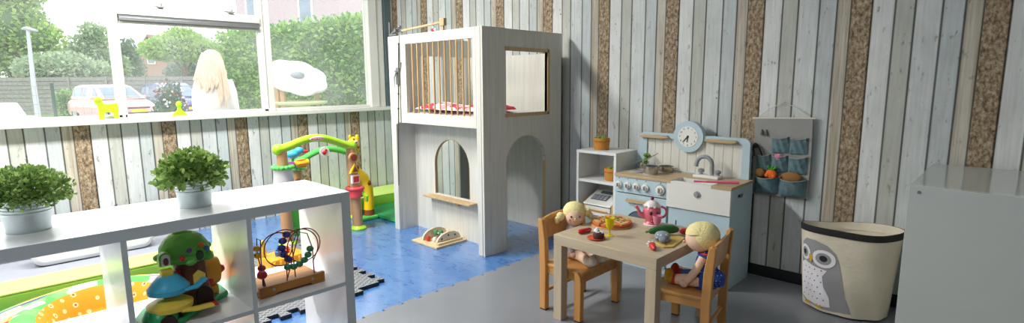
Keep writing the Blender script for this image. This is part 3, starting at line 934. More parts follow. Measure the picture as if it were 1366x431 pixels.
for i in range(1, 13):
    a = 2 * PI * i / 12
    M4 = Matrix.Translation((cx + math.sin(a) * .053, kb - .0325, cz + math.cos(a) * .053)) @ Matrix.Rotation(PI / 2, 4, 'X')
    text_mesh('clock_numeral', str(i), .015, M4, M_kgap, ck)

# pans and tools on the kitchen
def pan(name, label, x, y, r, h, ha, hl, z=.6145):
    t = thing(name, label, 'toy pan', (x, y, z))
    b = MB(); b.lathe([(0, z), (r - .003, z), (r, z + .004), (r, z + h - .003), (r + .003, z + h), (r + .001, z + h + .001), (r - .003, z + h - .002), (r - .003, z + .004), (0, z + .003)], (x, y, 0), 32); obj('bowl', b, M_steel, t)
    d = Vector((math.cos(ha), math.sin(ha), 0))
    b = MB(); p = Vector((x, y, z + h * .8)); b.tube([p + d * r, p + d * (r + hl * .4) + Vector((0, 0, .004)), p + d * (r + hl) + Vector((0, 0, .006))], [.004, .0045, .005], 8, flat=(1.4, .6)); obj('handle', b, M_steel, t)
    return t
pan('saucepan', 'shiny metal saucepan standing on the front hob ring', -1.655, 2.985, .044, .046, math.radians(150), .05)
pan('saucepan', 'small metal pot holding green play food on the rear hob ring', -1.790, 3.125, .036, .044, math.radians(200), .045)
pan('frying_pan', 'wider shallow metal pan behind the saucepan', -1.625, 3.120, .047, .032, math.radians(-20), .05)
M_green = mat('green felt', (108, 156, 62), .85)
t = thing('play_vegetable', 'green play vegetable sticking out of the small metal pot', 'toy food', (-1.790, 3.125, .62))
b = MB(); b.tube([(-1.80, 3.132, .630), (-1.79, 3.136, .66), (-1.775, 3.138, .690)], [.012, .016, .010], 10); obj('stalk', b, M_green, t)
for d in ((.012, 0, .012), (-.004, -.012, .014), (.016, .008, .002)):
    b = MB(); b.ell((-1.777 + d[0], 3.140 + d[1], .690 + d[2]), (.014, .011, .012), 10); obj('leaf', b, M_green, t)
t = thing('stirring_spoon', 'thin metal spoon leaning out of the small pot towards the clock', 'spoon', (-1.775, 3.125, .622))
b = MB(); b.tube([(-1.79, 3.105, .624), (-1.768, 3.098, .669), (-1.668, 3.085, .728)], [.0032, .0032, .0042], 8); obj('shaft', b, M_steel, t)
b = MB(); b.ell((-1.791, 3.106, .6245), (.009, .009, .003), 10); obj('spoon_bowl', b, M_steel, t)
M_pink = mat('pink plastic', (222, 96, 138), .4)
t = thing('dish_brush', 'pink plastic dish brush lying across the sink edge', 'dish brush', (-1.22, 2.96, .607))
b = MB(); b.tube([(-1.115, 3.000, .620), (-1.19, 2.965, .617), (-1.27, 2.925, .616)], [.0075, .0068, .0055], 8); obj('handle', b, M_pink, t)
b = MB(); b.tube([(-1.27, 2.925, .616), (-1.335, 2.905, .614)], [.009, .014], 10, flat=(1.2, .45)); obj('brush_head', b, M_pink, t)

# ------------------------------------------------------------------ little white shelf beside the kitchen
M_wl = mat('white painted board', (226, 228, 226), .4, var=.02)
sx0, sx1, sy0, sy1, SH = -2.205, -1.886, 2.945, 3.205, .722
t = thing('small_shelf', 'narrow white shelf beside the play kitchen with a toy cash register', 'shelf', (-2.03, 3.07, MZ))
b = MB(); b.box(sx0, sx0 + .018, sy0, sy1, MZ, SH - .018); obj('side_panel', b, M_wl, t)
b = MB(); b.box(sx1 - .018, sx1, sy0, sy1, MZ, SH - .018); obj('side_panel', b, M_wl, t)
b = MB(); b.box(sx0, sx1, sy0 - .002, sy1, SH - .018, SH, bev=.001); obj('top_panel', b, M_wl, t)
b = MB(); b.box(sx0 + .018, sx1 - .018, sy1 - .008, sy1, MZ, SH - .018); obj('back_panel', b, M_wl, t)
for z in (.505, .285, MZ + .03):
    b = MB(); b.box(sx0 + .018, sx1 - .018, sy0 + .002, sy1 - .008, z, z + .018); obj('shelf_board', b, M_wl, t)
M_ochre = mat('ochre felt', (196, 132, 52), .85, bump=.2, bscale=80)
M_redfelt = mat('red felt', (196, 46, 44), .85)
def bucket(label, x, y, z, r, h, red):
    t = thing('felt_basket', label, 'felt basket', (x, y, z))
    b = MB(); b.lathe([(0, z), (r * .86, z), (r * .9, z + .004), (r, z + h - .003), (r - .002, z + h), (r - .006, z + h - .002), (r * .86, z + .006), (0, z + .006)], (x, y, 0), 28); obj('body', b, M_ochre, t)
    b = MB(); b.tube([(x + r * math.cos(a), y + r * math.sin(a), z + h * .72) for a in [2 * PI * i / 24 for i in range(24)]], .0022, 6, closed=True); obj('seam', b, mat('ochre seam', (170, 108, 40), .9), t)
    f = thing('felt_leaf', label.split(' holding')[0].replace('basket', 'leaf scraps in the basket'), 'felt leaf', (x, y, z + h * .5))
    b = MB()
    for k in range(5):
        a = k * 1.3 + .4; b.ell((x + r * .45 * math.cos(a), y + r * .45 * math.sin(a), z + h * .93 + .004 * (k % 2)), (r * .34, r * .26, .012), 10, M=rotm(.3 * math.sin(a), .3, a))
    obj('leaves', b, M_green, f)
    b = MB(); b.tube([(x, y, z + .007), (x, y, z + h * .92)], [.010, .014], 8); obj('stalk', b, M_green, f)
    if red:
        b = MB(); b.ell((x - r * .30, y - r * .3, z + h * .97), (r * .45, r * .3, .013), 10); obj('petal', b, M_redfelt, f)
    return t, f
tt, ff = bucket('ochre felt basket holding green felt on top of the narrow white shelf', -2.075, 3.055, SH, .056, .082, False)
ff['label'] = 'green felt leaves inside the ochre basket on top of the narrow white shelf'
tt, ff = bucket('ochre felt basket holding red and green felt inside the narrow white shelf', -1.967, 3.03, .5235, .056, .084, True)
ff['label'] = 'red and green felt leaves inside the ochre basket in the shelf compartment'
# toy cash register
M_pine = wood('pine ply', (214, 172, 112), (196, 150, 90), 'Y', .45)
M_cream = mat('cream lacquer', (222, 222, 214), .45)
M_slate = mat('slate grey print', (84, 92, 98), .4)
rz = .3035
t = thing('cash_register', 'wooden toy cash register with a cream sloping keypad', 'toy cash register', (-2.045, 3.06, rz))
b = MB(); pr = [(2.955, rz), (3.165, rz), (3.165, rz + .118), (3.120, rz + .118), (2.955, rz + .055)]
b.prism(pr, 'X', -1.926, -1.912, bev=.001); b.prism(pr, 'X', -2.145, -2.131, bev=.001); b.box(-2.131, -1.926, 2.957, 3.165, rz, rz + .008); b.box(-2.131, -1.926, 3.155, 3.165, rz + .008, rz + .118); obj('body', b, M_pine, t)
b = MB(); b.prism([(2.948, rz + .048), (2.951, rz + .056), (3.118, rz + .122), (3.168, rz + .124), (3.168, rz + .116), (3.120, rz + .114)], 'X', -2.147, -1.927, bev=.001); lidp = obj('keypad_panel', b, M_cream, t)
sl = Matrix.Translation((-2.038, 2.951, rz + .057)) @ Matrix.Rotation(math.atan2(.066, .167), 4, 'X')
b = MB(); b.box(-.08, .045, .05, .115, .0005, .004, bev=.001, M=sl); obj('keypad', b, M_slate, lidp)
for i in range(4):
    for j in range(3):
        b = MB(); b.box(-.073 + i * .03, -.050 + i * .03, .055 + j * .02, .069 + j * .02, .004, .007, bev=.001, M=sl); obj('key', b, M_grey, lidp)
b = MB(); b.box(-.05, .06, .133, .162, .0005, .006, bev=.001, M=sl); obj('display', b, M_slate, lidp)
b = MB(); b.box(-2.128, -1.929, 2.950, 3.10, rz + .009, rz + .040, bev=.001); b.bm.verts.ensure_lookup_table(); dr = obj('drawer', b, M_cream, t)
b = MB(); b.box(-2.11, -1.95, 2.944, 2.950, rz + .012, rz + .018); obj('drawer_lip', b, M_pine, dr)

# ------------------------------------------------------------------ hanging pocket organiser
M_hang = mat('grey felt hanging', (150, 150, 146), .9, bump=.25, bscale=120)
M_pock = mat('teal printed pocket', (104, 132, 138), .85, dark=(84, 112, 118), scale=30, bump=.3, bscale=60)
M_cord = mat('white cord', (206, 200, 188), .8)
hx0, hx1, hz0, hz1, hy = -1.148, -.838, .512, .962, 3.268
t = thing('hanging_organiser', 'grey fabric wall organiser with teal pockets hung on a white cord', 'wall organiser', (-.995, 3.29, .5))
b = MB(); n = 14; vs = []
for j in range(n + 1):
    for i in range(n + 1):
        u, v = i / n, j / n
        x = hx0 + (hx1 - hx0) * u + .006 * math.sin(3 * v); z = hz0 + (hz1 - hz0) * v + .012 * u
        vs.append((x, hy + .005 * math.sin(2.2 * u + 1) * math.sin(2.6 * v), z))
for k in range(len(vs)): vs.append((vs[k][0], vs[k][1] + .006, vs[k][2]))
o_ = (n + 1) ** 2; fs = []
for j in range(n):
    for i in range(n):
        a = j * (n + 1) + i; q = (a, a + 1, a + n + 2, a + n + 1); fs += [q, tuple(x + o_ for x in reversed(q))]
per = [i for i in range(n + 1)] + [j * (n + 1) + n for j in range(1, n + 1)] + [n * (n + 1) + i for i in range(n - 1, -1, -1)] + [j * (n + 1) for j in range(n - 1, 0, -1)]
for p, q in zip(per, per[1:] + per[:1]): fs.append((p, p + o_, q + o_, q))
b._new(vs, fs, 0, True); obj('backing', b, M_hang, t)
b = MB(); b.cyl((hx0 - .01, hy + .008, hz1 + .002), (hx1 + .015, hy + .008, hz1 + .014), .006); obj('rod', b, M_cord, t)
b = MB(); b.tube([(hx0 + .01, hy + .004, hz1), (-1.07, hy + .012, 1.02), (-1.0, hy + .018, 1.062)], .0022, 6); b.tube([(hx1 - .005, hy + .004, hz1 + .012), (-.92, hy + .012, 1.03), (-1.0, hy + .018, 1.062)], .0022, 6); b.cyl((-1.0, WY - .001, 1.062), (-1.0, WY - .02, 1.062), .004); obj('cord', b, M_cord, t)
def pocket(x0, x1, z0, z1, bulge, lean=0):
    b = MB(); n = 10; vs = []; top = []
    for j in range(n + 1):
        for i in range(n + 1):
            u, v = i / n, j / n
            d = bulge * (math.sin(PI * u) ** .6) * (.35 + .65 * v ** .6) * (1 - .15 * v * 0) if 0 < u < 1 else 0
            wob = .004 * math.sin(17 * u + 5 * v)
            vs.append((x0 + (x1 - x0) * u, hy - .004 - d - (wob if 0 < u < 1 else 0), z0 + (z1 - z0) * v - (.010 * math.sin(PI * u) if j == n else 0) + lean * u))
    k = len(vs)
    vs += [(x, min(y + .003, hy), z) for x, y, z in vs]
    fs = []
    for j in range(n):
        for i in range(n):
            a = j * (n + 1) + i; q = (a, a + 1, a + n + 2, a + n + 1); fs += [q, tuple(w_ + k for w_ in reversed(q))]
    for p, q in zip(per2, per2[1:] + per2[:1]): fs.append((p, p + k, q + k, q))
    b._new(vs, fs, 0, True); pk = obj('pocket', b, M_pock, t)
    b = MB(); b.tube([(vs[n * (n + 1) + i][0], vs[n * (n + 1) + i][1] - .0005, vs[n * (n + 1) + i][2]) for i in range(n + 1)], .0028, 6); obj('pocket_hem', b, M_hang, pk)
n = 10; per2 = [i for i in range(n + 1)] + [j * (n + 1) + n for j in range(1, n + 1)] + [n * (n + 1) + i for i in range(n - 1, -1, -1)] + [j * (n + 1) for j in range(n - 1, 0, -1)]
for x0, x1 in ((-1.040, -.948), (-.944, -.850)): pocket(x0, x1, .772, .862, .016, .006)
for x0, x1 in ((-1.122, -1.040), (-1.036, -.948), (-.944, -.846)): pocket(x0, x1, .660, .755, .024, .006)
for x0, x1 in ((-1.122, -.990), (-.986, -.842)): pocket(x0, x1, .528, .625, .048, .006)
for x in (-1.100, -1.075):
    b = MB(); b.prism([(x - .008, .868), (x + .008, .868), (x, .902)], 'Y', hy - .008, hy + .004); obj('triangle_badge', b, mat('dark grey badge', (92, 94, 94), .8), t)
# toys in the pockets
M_brown = mat('brown felt', (146, 104, 58), .9, bump=.2, bscale=70)
M_orange = mat('orange felt', (230, 106, 34), .85)
t = thing('play_bread', 'brown felt loaf in the lower right pocket of the organiser', 'toy food', (-.925, 3.215, .62))
b = MB(); b.ell((-.918, 3.2425, .640), (.054, .0205, .032), 18); obj('loaf', b, M_brown, t)
b = MB(); b.tube([(-.970, 3.235, .640), (-.976, 3.226, .636), (-.966, 3.224, .645)], .0035, 6); obj('loop', b, M_brown, t)
t = thing('play_bread', 'brown felt roll in the lower left pocket beside the orange carrot', 'toy food', (-1.11, 3.22, .62))
b = MB(); b.ell((-1.090, 3.2435, .650), (.030, .018, .027), 16); obj('roll', b, M_brown, t)
t = thing('play_carrot', 'orange felt carrot with green leaves in the lower left pocket', 'toy food', (-1.03, 3.20, .62))
b = MB(); b.ell((-1.026, 3.2420, .646), (.032, .0185, .030), 14); b.ell((-1.046, 3.230, .640), (.014, .010, .012), 10); b.ell((-1.008, 3.229, .638), (.013, .010, .012), 10); obj('carrot_body', b, M_orange, t)
b = MB()
for a, L in ((.2, .05), (-.5, .035), (.9, .04)): b.tube([(-1.026, 3.241, .672), (-1.026 + L * math.sin(a) * .5, 3.236, .684), (-1.026 + L * math.sin(a), 3.224, .688 + .008 * math.cos(a))], [.007, .010, .005], 8)
obj('carrot_leaves', b, mat('bright green felt', (74, 160, 54), .85), t)
t = thing('safety_pin', 'big black toy safety pin in the left middle pocket', 'safety pin', (-1.115, 3.24, .74))
b = MB(); b.tube([(-1.13, hy - .016, .745), (-1.138, hy - .018, .80), (-1.128, hy - .018, .815), (-1.112, hy - .018, .81), (-1.085, hy - .016, .748)], .0045, 8); b.ell((-1.127, hy - .018, .806), (.016, .006, .016), 12); obj('pin', b, mat('black plastic', (32, 32, 34), .4), t)
t = thing('play_fruit', 'pink felt fruit peeping from the centre pocket', 'toy food', (-.995, 3.25, .74))
b = MB(); b.ell((-.995, 3.252, .748), (.026, .011, .020), 14); obj('fruit', b, mat('rose felt', (214, 116, 150), .85), t)
b = MB(); b.ell((-.990, 3.2445, .762), (.008, .006, .004), 8); obj('stalk', b, mat('light felt', (226, 196, 202), .85), t)

# ------------------------------------------------------------------ fabric basket with an owl
M_canvas = mat('cream canvas', (216, 206, 184), .9, bump=.25, bscale=50, var=.05)
M_blk = mat('black canvas band', (30, 29, 30), .8)
M_owlg = mat('grey felt owl', (150, 150, 150), .9)
M_owlw = mat('white felt', (232, 228, 232), .9)
M_owld = mat('dark felt dot', (38, 40, 52), .85)
M_owly = mat('mustard felt', (206, 164, 60), .85)
bcx, bcy = -.580, 3.070
t = thing('storage_basket', 'cream canvas basket with a grey felt owl and black rim', 'storage basket', (bcx, bcy, MZ))
BH = .425
def brad(a, f):
    """outer radius of the slumped basket at angle a and height fraction f"""
    k = .176 + .026 * f + .010 * math.sin(2 * a + .6) * f + .006 * math.sin(5 * a) * f + .004 * math.sin(9 * a + 4 * f) * (1 - f)
    kx = 1.06; ky = .80
    return k * kx * math.cos(a), k * ky * math.sin(a)
def bz(a, f): return MZ + .012 + (BH + .012 * math.sin(a + 2.2) + .008 * math.sin(2 * a)) * f
def bpt(a, f, d=0.0):
    x, y = brad(a, f); r = math.hypot(x, y); k = (r + d) / r
    return (bcx + x * k, bcy + y * k, bz(a, f))
b = MB(); S = 64; R_ = 14
rows = []
for j in range(R_ + 1): rows.append([bpt(2 * PI * i / S, j / R_ * .93 if j else 0) for i in range(S)])
inner = []
for j in range(R_, -1, -1): inner.append([bpt(2 * PI * i / S, max(.03, j / R_ * .93), -.006) for i in range(S)])
allr = rows + inner; vs = [v for r in allr for v in r]; fs = []
for j in range(len(allr) - 1):
    for i in range(S): fs.append((j * S + i, j * S + (i + 1) % S, (j + 1) * S + (i + 1) % S, (j + 1) * S + i))
fs.append(tuple(range(S - 1, -1, -1))); fs.append(tuple((len(allr) - 1) * S + i for i in range(S)))
b._new(vs, fs, 0, True); obj('body', b, M_canvas, t, sharp=60)
b = MB(); rows = [[bpt(2 * PI * i / S, .925, .001) for i in range(S)], [bpt(2 * PI * i / S, .925, .004) for i in range(S)], [bpt(2 * PI * i / S, .98, .004) for i in range(S)], [bpt(2 * PI * i / S, 1.0, .002) for i in range(S)], [bpt(2 * PI * i / S, 1.0, -.005) for i in range(S)]]
vs = [v for r in rows for v in r]; fs = []
for j in range(4):
    for i in range(S): fs.append((j * S + i, j * S + (i + 1) % S, (j + 1) * S + (i + 1) % S, (j + 1) * S + i))
b._new(vs, fs, 0, True); obj('rim', b, M_blk, t)
b = MB(); rows = [[bpt(2 * PI * i / S, f, d) for i in range(S)] for f, d in ((1.0, -.0045), (.93, -.0075), (.90, -.009))]
vs = [v for r in rows for v in r]; fs = []
for j in range(2):
    for i in range(S): fs.append((j * S + i, j * S + (i + 1) % S, (j + 1) * S + (i + 1) % S, (j + 1) * S + i))
b._new(vs, fs, 0, True); obj('lining', b, M_canvas, t)
b = MB()
for sgn, aa in ((1, .35), ):
    p = [bpt(aa + k, .86 + .08 * (1 - (k / .09) ** 2), -.012) for k in (-.09, -.06, -.03, 0, .03, .06, .09)]
    b.tube(p, .008, 8, flat=(1.6, .4))
obj('inner_handle', b, M_owlw, t)
# owl, laid on to the canvas; u along the girth from the owl's middle (radians), v height fraction
OA = PI + 1.12
def omap(d):
    return lambda u, v: bpt(OA + u, v, d)
def opoly(name, poly, d, m, cuts=3):
    b = MB(); b.mapped(poly, omap(d), 0, cuts); return b
W1 = 1.0
owl_body = [(-.62, .10), (-.45, .045), (-.05, .03), (.40, .03), (.78, .05), (.60, .25), (.52, .45), (.44, .62), (.36, .72), (.16, .80), (-.10, .84), (-.36, .84), (-.58, .78), (-.66, .60), (-.66, .35)]
ob = obj('owl', opoly('owl', owl_body, .0015, M_owlg), M_owlg, t)
b = opoly('belly', [(-.62, .12), (-.40, .065), (0, .055), (.30, .07), (.26, .18), (.12, .30), (.08, .42), (.18, .50), (-.10, .52), (-.45, .56), (-.64, .52)], .0030, M_owlw); obj('owl_belly', b, M_owlw, ob)
for (u, v, ru, rv) in ((-.42, .665, .20, .095), (.10, .635, .27, .105)):
    b = MB(); b.mapped(circ(u, v, ru, 18, rv), omap(.0040), 0, 1); obj('owl_eye_patch', b, M_owlw, ob)
    b = MB(); b.mapped(circ(u - .005, v, ru * .66, 16, rv * .66), omap(.0050), 0, 1); obj('owl_eye_ring', b, M_owlg, ob)
    b = MB(); b.mapped(circ(u + .0, v + .004, ru * .33, 12, rv * .36), omap(.0060), 0, 1); obj('owl_pupil', b, M_owld, ob)
b = MB(); b.mapped([(-.255, .66), (-.15, .66), (-.16, .59), (-.20, .555), (-.25, .59)], omap(.0062), 0, 1); obj('owl_beak', b, M_owly, ob)
b = MB()
for i, v in enumerate((.13, .20, .27, .34, .41, .48)):
    for k in range(5):
        u = -.50 + k * .16 + (.08 if i % 2 else 0)
        if u > .10 - (v - .1) * .1 + (.1 if v < .2 else 0): continue
        b.mapped([(u - .022, v), (u + .022, v + .004), (u + .004, v + .020)], omap(.0042), 0, 0)
obj('owl_speckles', b, M_owld, ob)
for u in (-.38, .02):
    b = MB(); b.mapped([(u - .10, .035), (u + .10, .03), (u + .06, .075), (u, .055), (u - .05, .078)], omap(.0050), 0, 1); obj('owl_foot', b, M_owly, ob)
random.seed(11)
# ------------------------------------------------------------------ toy food on the table
TT = TZ + .0005
M_crust = mat('pizza crust', (204, 116, 58), .6)
M_cheese = mat('pizza cheese', (222, 190, 124), .6, dark=(204, 152, 92), scale=30)
M_pep = mat('pepper green', (96, 140, 62), .6); M_tom = mat('tomato red', (196, 66, 44), .6)
def slice_(cx, cy, r, a0, a1, z, h):
    n = 8
    return [(cx, cy)] + [(cx + r * math.cos(a0 + (a1 - a0) * i / n), cy + r * math.sin(a0 + (a1 - a0) * i / n)) for i in range(n + 1)]
pcx, pcy, pr = -1.492, 2.300, .108
t = thing('pizza_board', 'round wooden pizza plate under the toy pizza slices', 'plate', (pcx, pcy, TT))
b = MB(); b.cyl((pcx, pcy, TT), (pcx, pcy, TT + .007), pr, pr, 48); obj('board', b, M_pine, t)
b = MB(); b.tube([(pcx + pr * .97 * math.cos(2 * PI * i / 40), pcy + pr * .97 * math.sin(2 * PI * i / 40), TT + .008) for i in range(40)], .0022, 6, closed=True); obj('rim', b, M_crust, t)
pos = ('nearest the cake plate', 'behind the yellow goblet', 'on the side towards the teapot', 'pointing at the play kitchen', 'furthest back on the plate', 'closest to the doll with pigtails')
for k in range(6):
    a0 = k * PI / 3 - .55; am = a0 + PI / 6
    gx, gy = .005 * math.cos(am), .005 * math.sin(am)
    t = thing('pizza_slice', 'wooden toy pizza slice ' + pos[k], 'toy pizza', (pcx + gx, pcy + gy, TT + .0105), 'toy pizza slices')
    z = TT + .0105
    b = MB(); b.prism(slice_(pcx + gx, pcy + gy, pr * .90, a0 + .03, a0 + PI / 3 - .03, z, 0), 'Z', z, z + .013, bev=.0015); obj('base', b, M_crust, t)
    b = MB(); b.prism(slice_(pcx + gx * 2.2, pcy + gy * 2.2, pr * .76, a0 + .10, a0 + PI / 3 - .10, z, 0), 'Z', z + .013, z + .0155); tp = obj('topping', b, M_cheese, t)
    for q, (rr, da, m_) in enumerate(((.35, 0, M_pep), (.6, .2, M_tom), (.62, -.2, M_pep))):
        x, y = pcx + pr * rr * math.cos(am + da), pcy + pr * rr * math.sin(am + da)
        b = MB(); b.ell((x, y, z + .0165), (.010, .005, .003), 10, M=rotm(0, 0, k + q)); obj('garnish', b, m_, tp)
M_yel = clear('clear yellow plastic', (240, 226, 40), .1, .62)
M_rose = clear('clear pink plastic', (244, 158, 186), .1, .66)
def goblet(label, x, y, m, h=.088):
    t = thing('toy_goblet', label, 'toy goblet', (x, y, TT)); z = TT
    b = MB(); b.lathe([(0, z), (.021, z), (.021, z + .002), (.006, z + .005)], (x, y, 0), 28); obj('foot', b, m, t)
    b = MB(); b.lathe([(.0055, z + .004), (.0042, z + .015), (.0042, z + h * .36), (.006, z + h * .42)], (x, y, 0), 16); obj('stem', b, m, t)
    b = MB(); b.lathe([(.005, z + h * .40), (.014, z + h * .44), (.018, z + h * .55), (.0235, z + h), (.0222, z + h), (.0168, z + h * .56), (.012, z + h * .47), (0, z + h * .46)], (x, y, 0), 28); obj('cup', b, m, t)
goblet('clear yellow plastic goblet standing next to the toy pizza', -1.386, 2.120, M_yel)
goblet('clear pink plastic goblet standing in front of the pink teapot', -1.262, 2.352, M_rose, .078)
# cake on a small orange plate
x, y = -1.405, 2.037
t = thing('toy_plate', 'small round orange plate under the toy chocolate cake', 'plate', (x, y, TT))
M_oplate = mat('orange lacquer', (226, 88, 32), .35)
b = MB(); b.lathe([(0, TT), (.030, TT), (.043, TT + .006), (.042, TT + .0078), (.030, TT + .003), (0, TT + .0028)], (x, y, 0), 32); obj('dish', b, M_oplate, t)
b = MB(); b.tube([(x + .0425 * math.cos(2 * PI * i / 30), y + .0425 * math.sin(2 * PI * i / 30), TT + .007) for i in range(30)], .0013, 6, closed=True); obj('rim', b, M_oplate, t)
t = thing('toy_cake', 'round chocolate toy cake with white swirl on the orange plate', 'toy cake', (x + .008, y + .008, TT + .0035))
z = TT + .0035; x += .008; y += .008
b = MB(); b.lathe([(0, z), (.024, z), (.026, z + .004), (.026, z + .020), (.022, z + .025), (0, z + .026)], (x, y, 0), 26); obj('sponge', b, mat('chocolate felt', (74, 40, 34), .8), t)
b = MB(); b.tube([(x + (.020 - .0017 * i) * math.cos(i * .9), y + (.020 - .0017 * i) * math.sin(i * .9), z + .0265 + .0006 * i) for i in range(12)], [.0032] * 12, 8); obj('icing', b, mat('icing white', (222, 226, 232), .7), t)
b = MB(); b.ell((x, y, z + .034), .005, 10); obj('bead', b, mat('icing blue', (92, 120, 156), .6), t)
# sausage and dab of cream
M_red = mat('red lacquered wood', (200, 46, 42), .35)
t = thing('toy_sausage', 'short red wooden sausage in front of the doll with pigtails', 'toy food', (-1.50, 2.085, TT))
b = MB(); b.tube([(-1.510, 2.040, TT + .0125), (-1.508, 2.047, TT + .0125), (-1.494, 2.108, TT + .0125), (-1.492, 2.115, TT + .0125)], [.007, .012, .012, .007], 14); obj('body', b, M_red, t)
for s_, yy in ((0, 2.037), (1, 2.118)):
    b = MB(); b.ell((-1.5105 + s_ * .019, yy, TT + .0125), .0045, 8); obj('tip', b, mat('pale tip', (214, 180, 140), .6), t)
t = thing('toy_cream', 'small white dab of toy cream between sausage and cake', 'toy food', (-1.458, 2.118, TT))
b = MB(); b.ell((-1.460, 2.118, TT + .011), (.016, .013, .011), 14); obj('base', b, M_plast, t)
b = MB(); b.ell((-1.457, 2.120, TT + .023), (.009, .008, .006), 12); obj('peak', b, M_plast, t)
# teapot
M_tpink = mat('pink china', (226, 116, 134), .22, var=.03, spec=.6)
M_tw = mat('white china', (238, 230, 230), .25)
x, y, z = -1.338, 2.436, TT
t = thing('toy_teapot', 'pink toy teapot with white frosted lid and red cherry', 'teapot', (x, y, z))
b = MB(); b.lathe([(0, z + .006), (.034, z + .006), (.036, z + .012), (.030, z + .022), (.041, z + .045), (.046, z + .068), (.042, z + .088), (.034, z + .100), (.030, z + .1), (0, z + .1)], (x, y, 0), 32); obj('body', b, M_tpink, t)
b = MB(); b.lathe([(0, z), (.040, z), (.042, z + .004), (.034, z + .0075), (0, z + .0075)], (x, y, 0), 32); obj('base', b, M_tw, t)
b = MB(); b.tube([(x - .036 * .72, y - .036 * .69, z + .045), (x - .062 * .72, y - .062 * .69, z + .058), (x - .072 * .72, y - .072 * .69, z + .085), (x - .084 * .72, y - .084 * .69, z + .101)], [.015, .011, .008, .0095], 14); obj('spout', b, M_tpink, t)
b = MB(); pts = []
for i in range(13):
    a = -1.35 + 2.7 * i / 12; pts.append((x + (.040 + .036 * math.cos(a)) * .72, y + (.040 + .036 * math.cos(a)) * .69, z + .066 + .030 * math.sin(a)))
b.tube(pts, .0058, 10); obj('handle', b, M_tpink, t)
b = MB(); b.lathe([(.033, z + .099), (.039, z + .102), (.036, z + .112), (.022, z + .124), (.010, z + .130), (0, z + .131)], (x, y, 0), 28)
for i in range(9): b.ell((x + .037 * math.cos(i * .7), y + .037 * math.sin(i * .7), z + .100), (.008, .008, .006), 8)
lid = obj('lid', b, M_tw, t)
b = MB(); b.ell((x, y, z + .138), .009, 14); b.tube([(x, y, z + .145), (x + .004, y + .002, z + .153)], .0012, 6); obj('cherry', b, mat('cherry red', (120, 26, 40), .25), lid)
fx, fy = .69, -.72   # direction of the painted face
for s in (-1, 1):
    cxx, cyy = x + .042 * fx + s * .016 * .72, y + .042 * fy + s * .016 * .69
    b = MB(); b.ell((cxx, cyy, z + .070), (.008, .008, .010), 12); obj('eye', b, mat('painted eye', (70, 38, 50), .3), t)
b = MB(); b.ell((x + .043 * fx * .75, y + .043 * fy * .75, z + .028), (.018, .018, .009), 12); obj('bow', b, mat('crimson bow', (168, 30, 66), .35), t)
# zucchini with board
t = thing('toy_bread_slice', 'small brown felt roll peeping out behind the green courgette', 'toy food', (-1.245, 2.405, TT))
b = MB(); b.ell((-1.238, 2.398, TT + .011), (.030, .018, .011), 14, M=rotm(0, 0, .7)); obj('roll', b, mat('brown roll', (168, 122, 66), .8), t)
b = MB(); b.ell((-1.272, 2.375, TT + .006), (.012, .007, .006), 10); obj('leaf', b, M_green, t)
M_yb = mat('yellow chopping board', (206, 176, 92), .5)
t = thing('chopping_board', 'small yellowish toy chopping board at the table edge by the red strawberry', 'chopping board', (-1.12, 2.23, TT))
b = MB(); b.prism([(-1.165, 2.160), (-1.102, 2.118), (-1.072, 2.150), (-1.095, 2.318), (-1.165, 2.330), (-1.195, 2.29)], 'Z', TT, TT + .007, bev=.002); obj('board', b, M_yb, t)
b = MB(); b.cyl((-1.105, 2.15, TT + .0068), (-1.105, 2.15, TT + .0074), .007); obj('hole', b, M_kgap, t)
zb = TT + .0075
M_zuc = mat('courgette green', (44, 112, 52), .45, dark=(30, 88, 42), scale=20)
t = thing('toy_courgette', 'big dark green toy courgette lying across the chopping board', 'toy food', (-1.19, 2.31, zb))
b = MB(); b.tube([(-1.238, 2.226, zb + .020), (-1.232, 2.234, zb + .020), (-1.214, 2.262, zb + .022), (-1.190, 2.30, zb + .0235), (-1.170, 2.335, zb + .022), (-1.158, 2.357, zb + .018), (-1.154, 2.364, zb + .018)], [.004, .012, .019, .0232, .021, .014, .007], 18); obj('fruit', b, M_zuc, t)
b = MB(); b.tube([(-1.236, 2.229, zb + .020), (-1.246, 2.213, zb + .019)], [.005, .006], 10); obj('stalk', b, M_green, t)
t = thing('toy_tomato', 'small red toy pepper touching the far end of the courgette', 'toy food', (-1.14, 2.395, TT))
b = MB(); b.tube([(-1.150, 2.376, TT + .012), (-1.145, 2.385, TT + .0135), (-1.134, 2.402, TT + .0135), (-1.130, 2.410, TT + .012)], [.008, .0135, .0135, .008], 14); obj('body', b, M_red, t)
b = MB(); b.ell((-1.128, 2.414, TT + .012), .006, 8); obj('cap', b, M_red, t)
t = thing('toy_mushroom', 'grey and white spotted plush shell in front of the courgette', 'plush toy', (-1.145, 2.185, zb))
M_gsp = dots('grey spotted plush', (136, 146, 156), (206, 212, 216), 60, .28)
b = MB(); b.ell((-1.150, 2.200, zb + .0225), (.036, .034, .022), 20); obj('body', b, M_gsp, t)
b = MB(); b.ell((-1.128, 2.165, zb + .015), (.022, .020, .015), 14); obj('head', b, mat('grey plush', (122, 132, 142), .9), t)
b = MB()
for q in range(6): b.ell((-1.150 + .030 * math.cos(q * 1.05), 2.200 + .030 * math.sin(q * 1.05), zb + .012 + .006 * (q % 2)), (.012, .012, .010), 8)
obj('lobes', b, M_gsp, t)
t = thing('toy_strawberry', 'red toy strawberry with white collar at the very front of the table', 'toy food', (-1.13, 2.085, TT))
b = MB(); b.tube([(-1.148, 2.092, TT + .013), (-1.138, 2.082, TT + .014), (-1.118, 2.060, TT + .0135), (-1.106, 2.048, TT + .011)], [.010, .015, .0135, .006], 14); obj('berry', b, M_red, t)
b = MB()
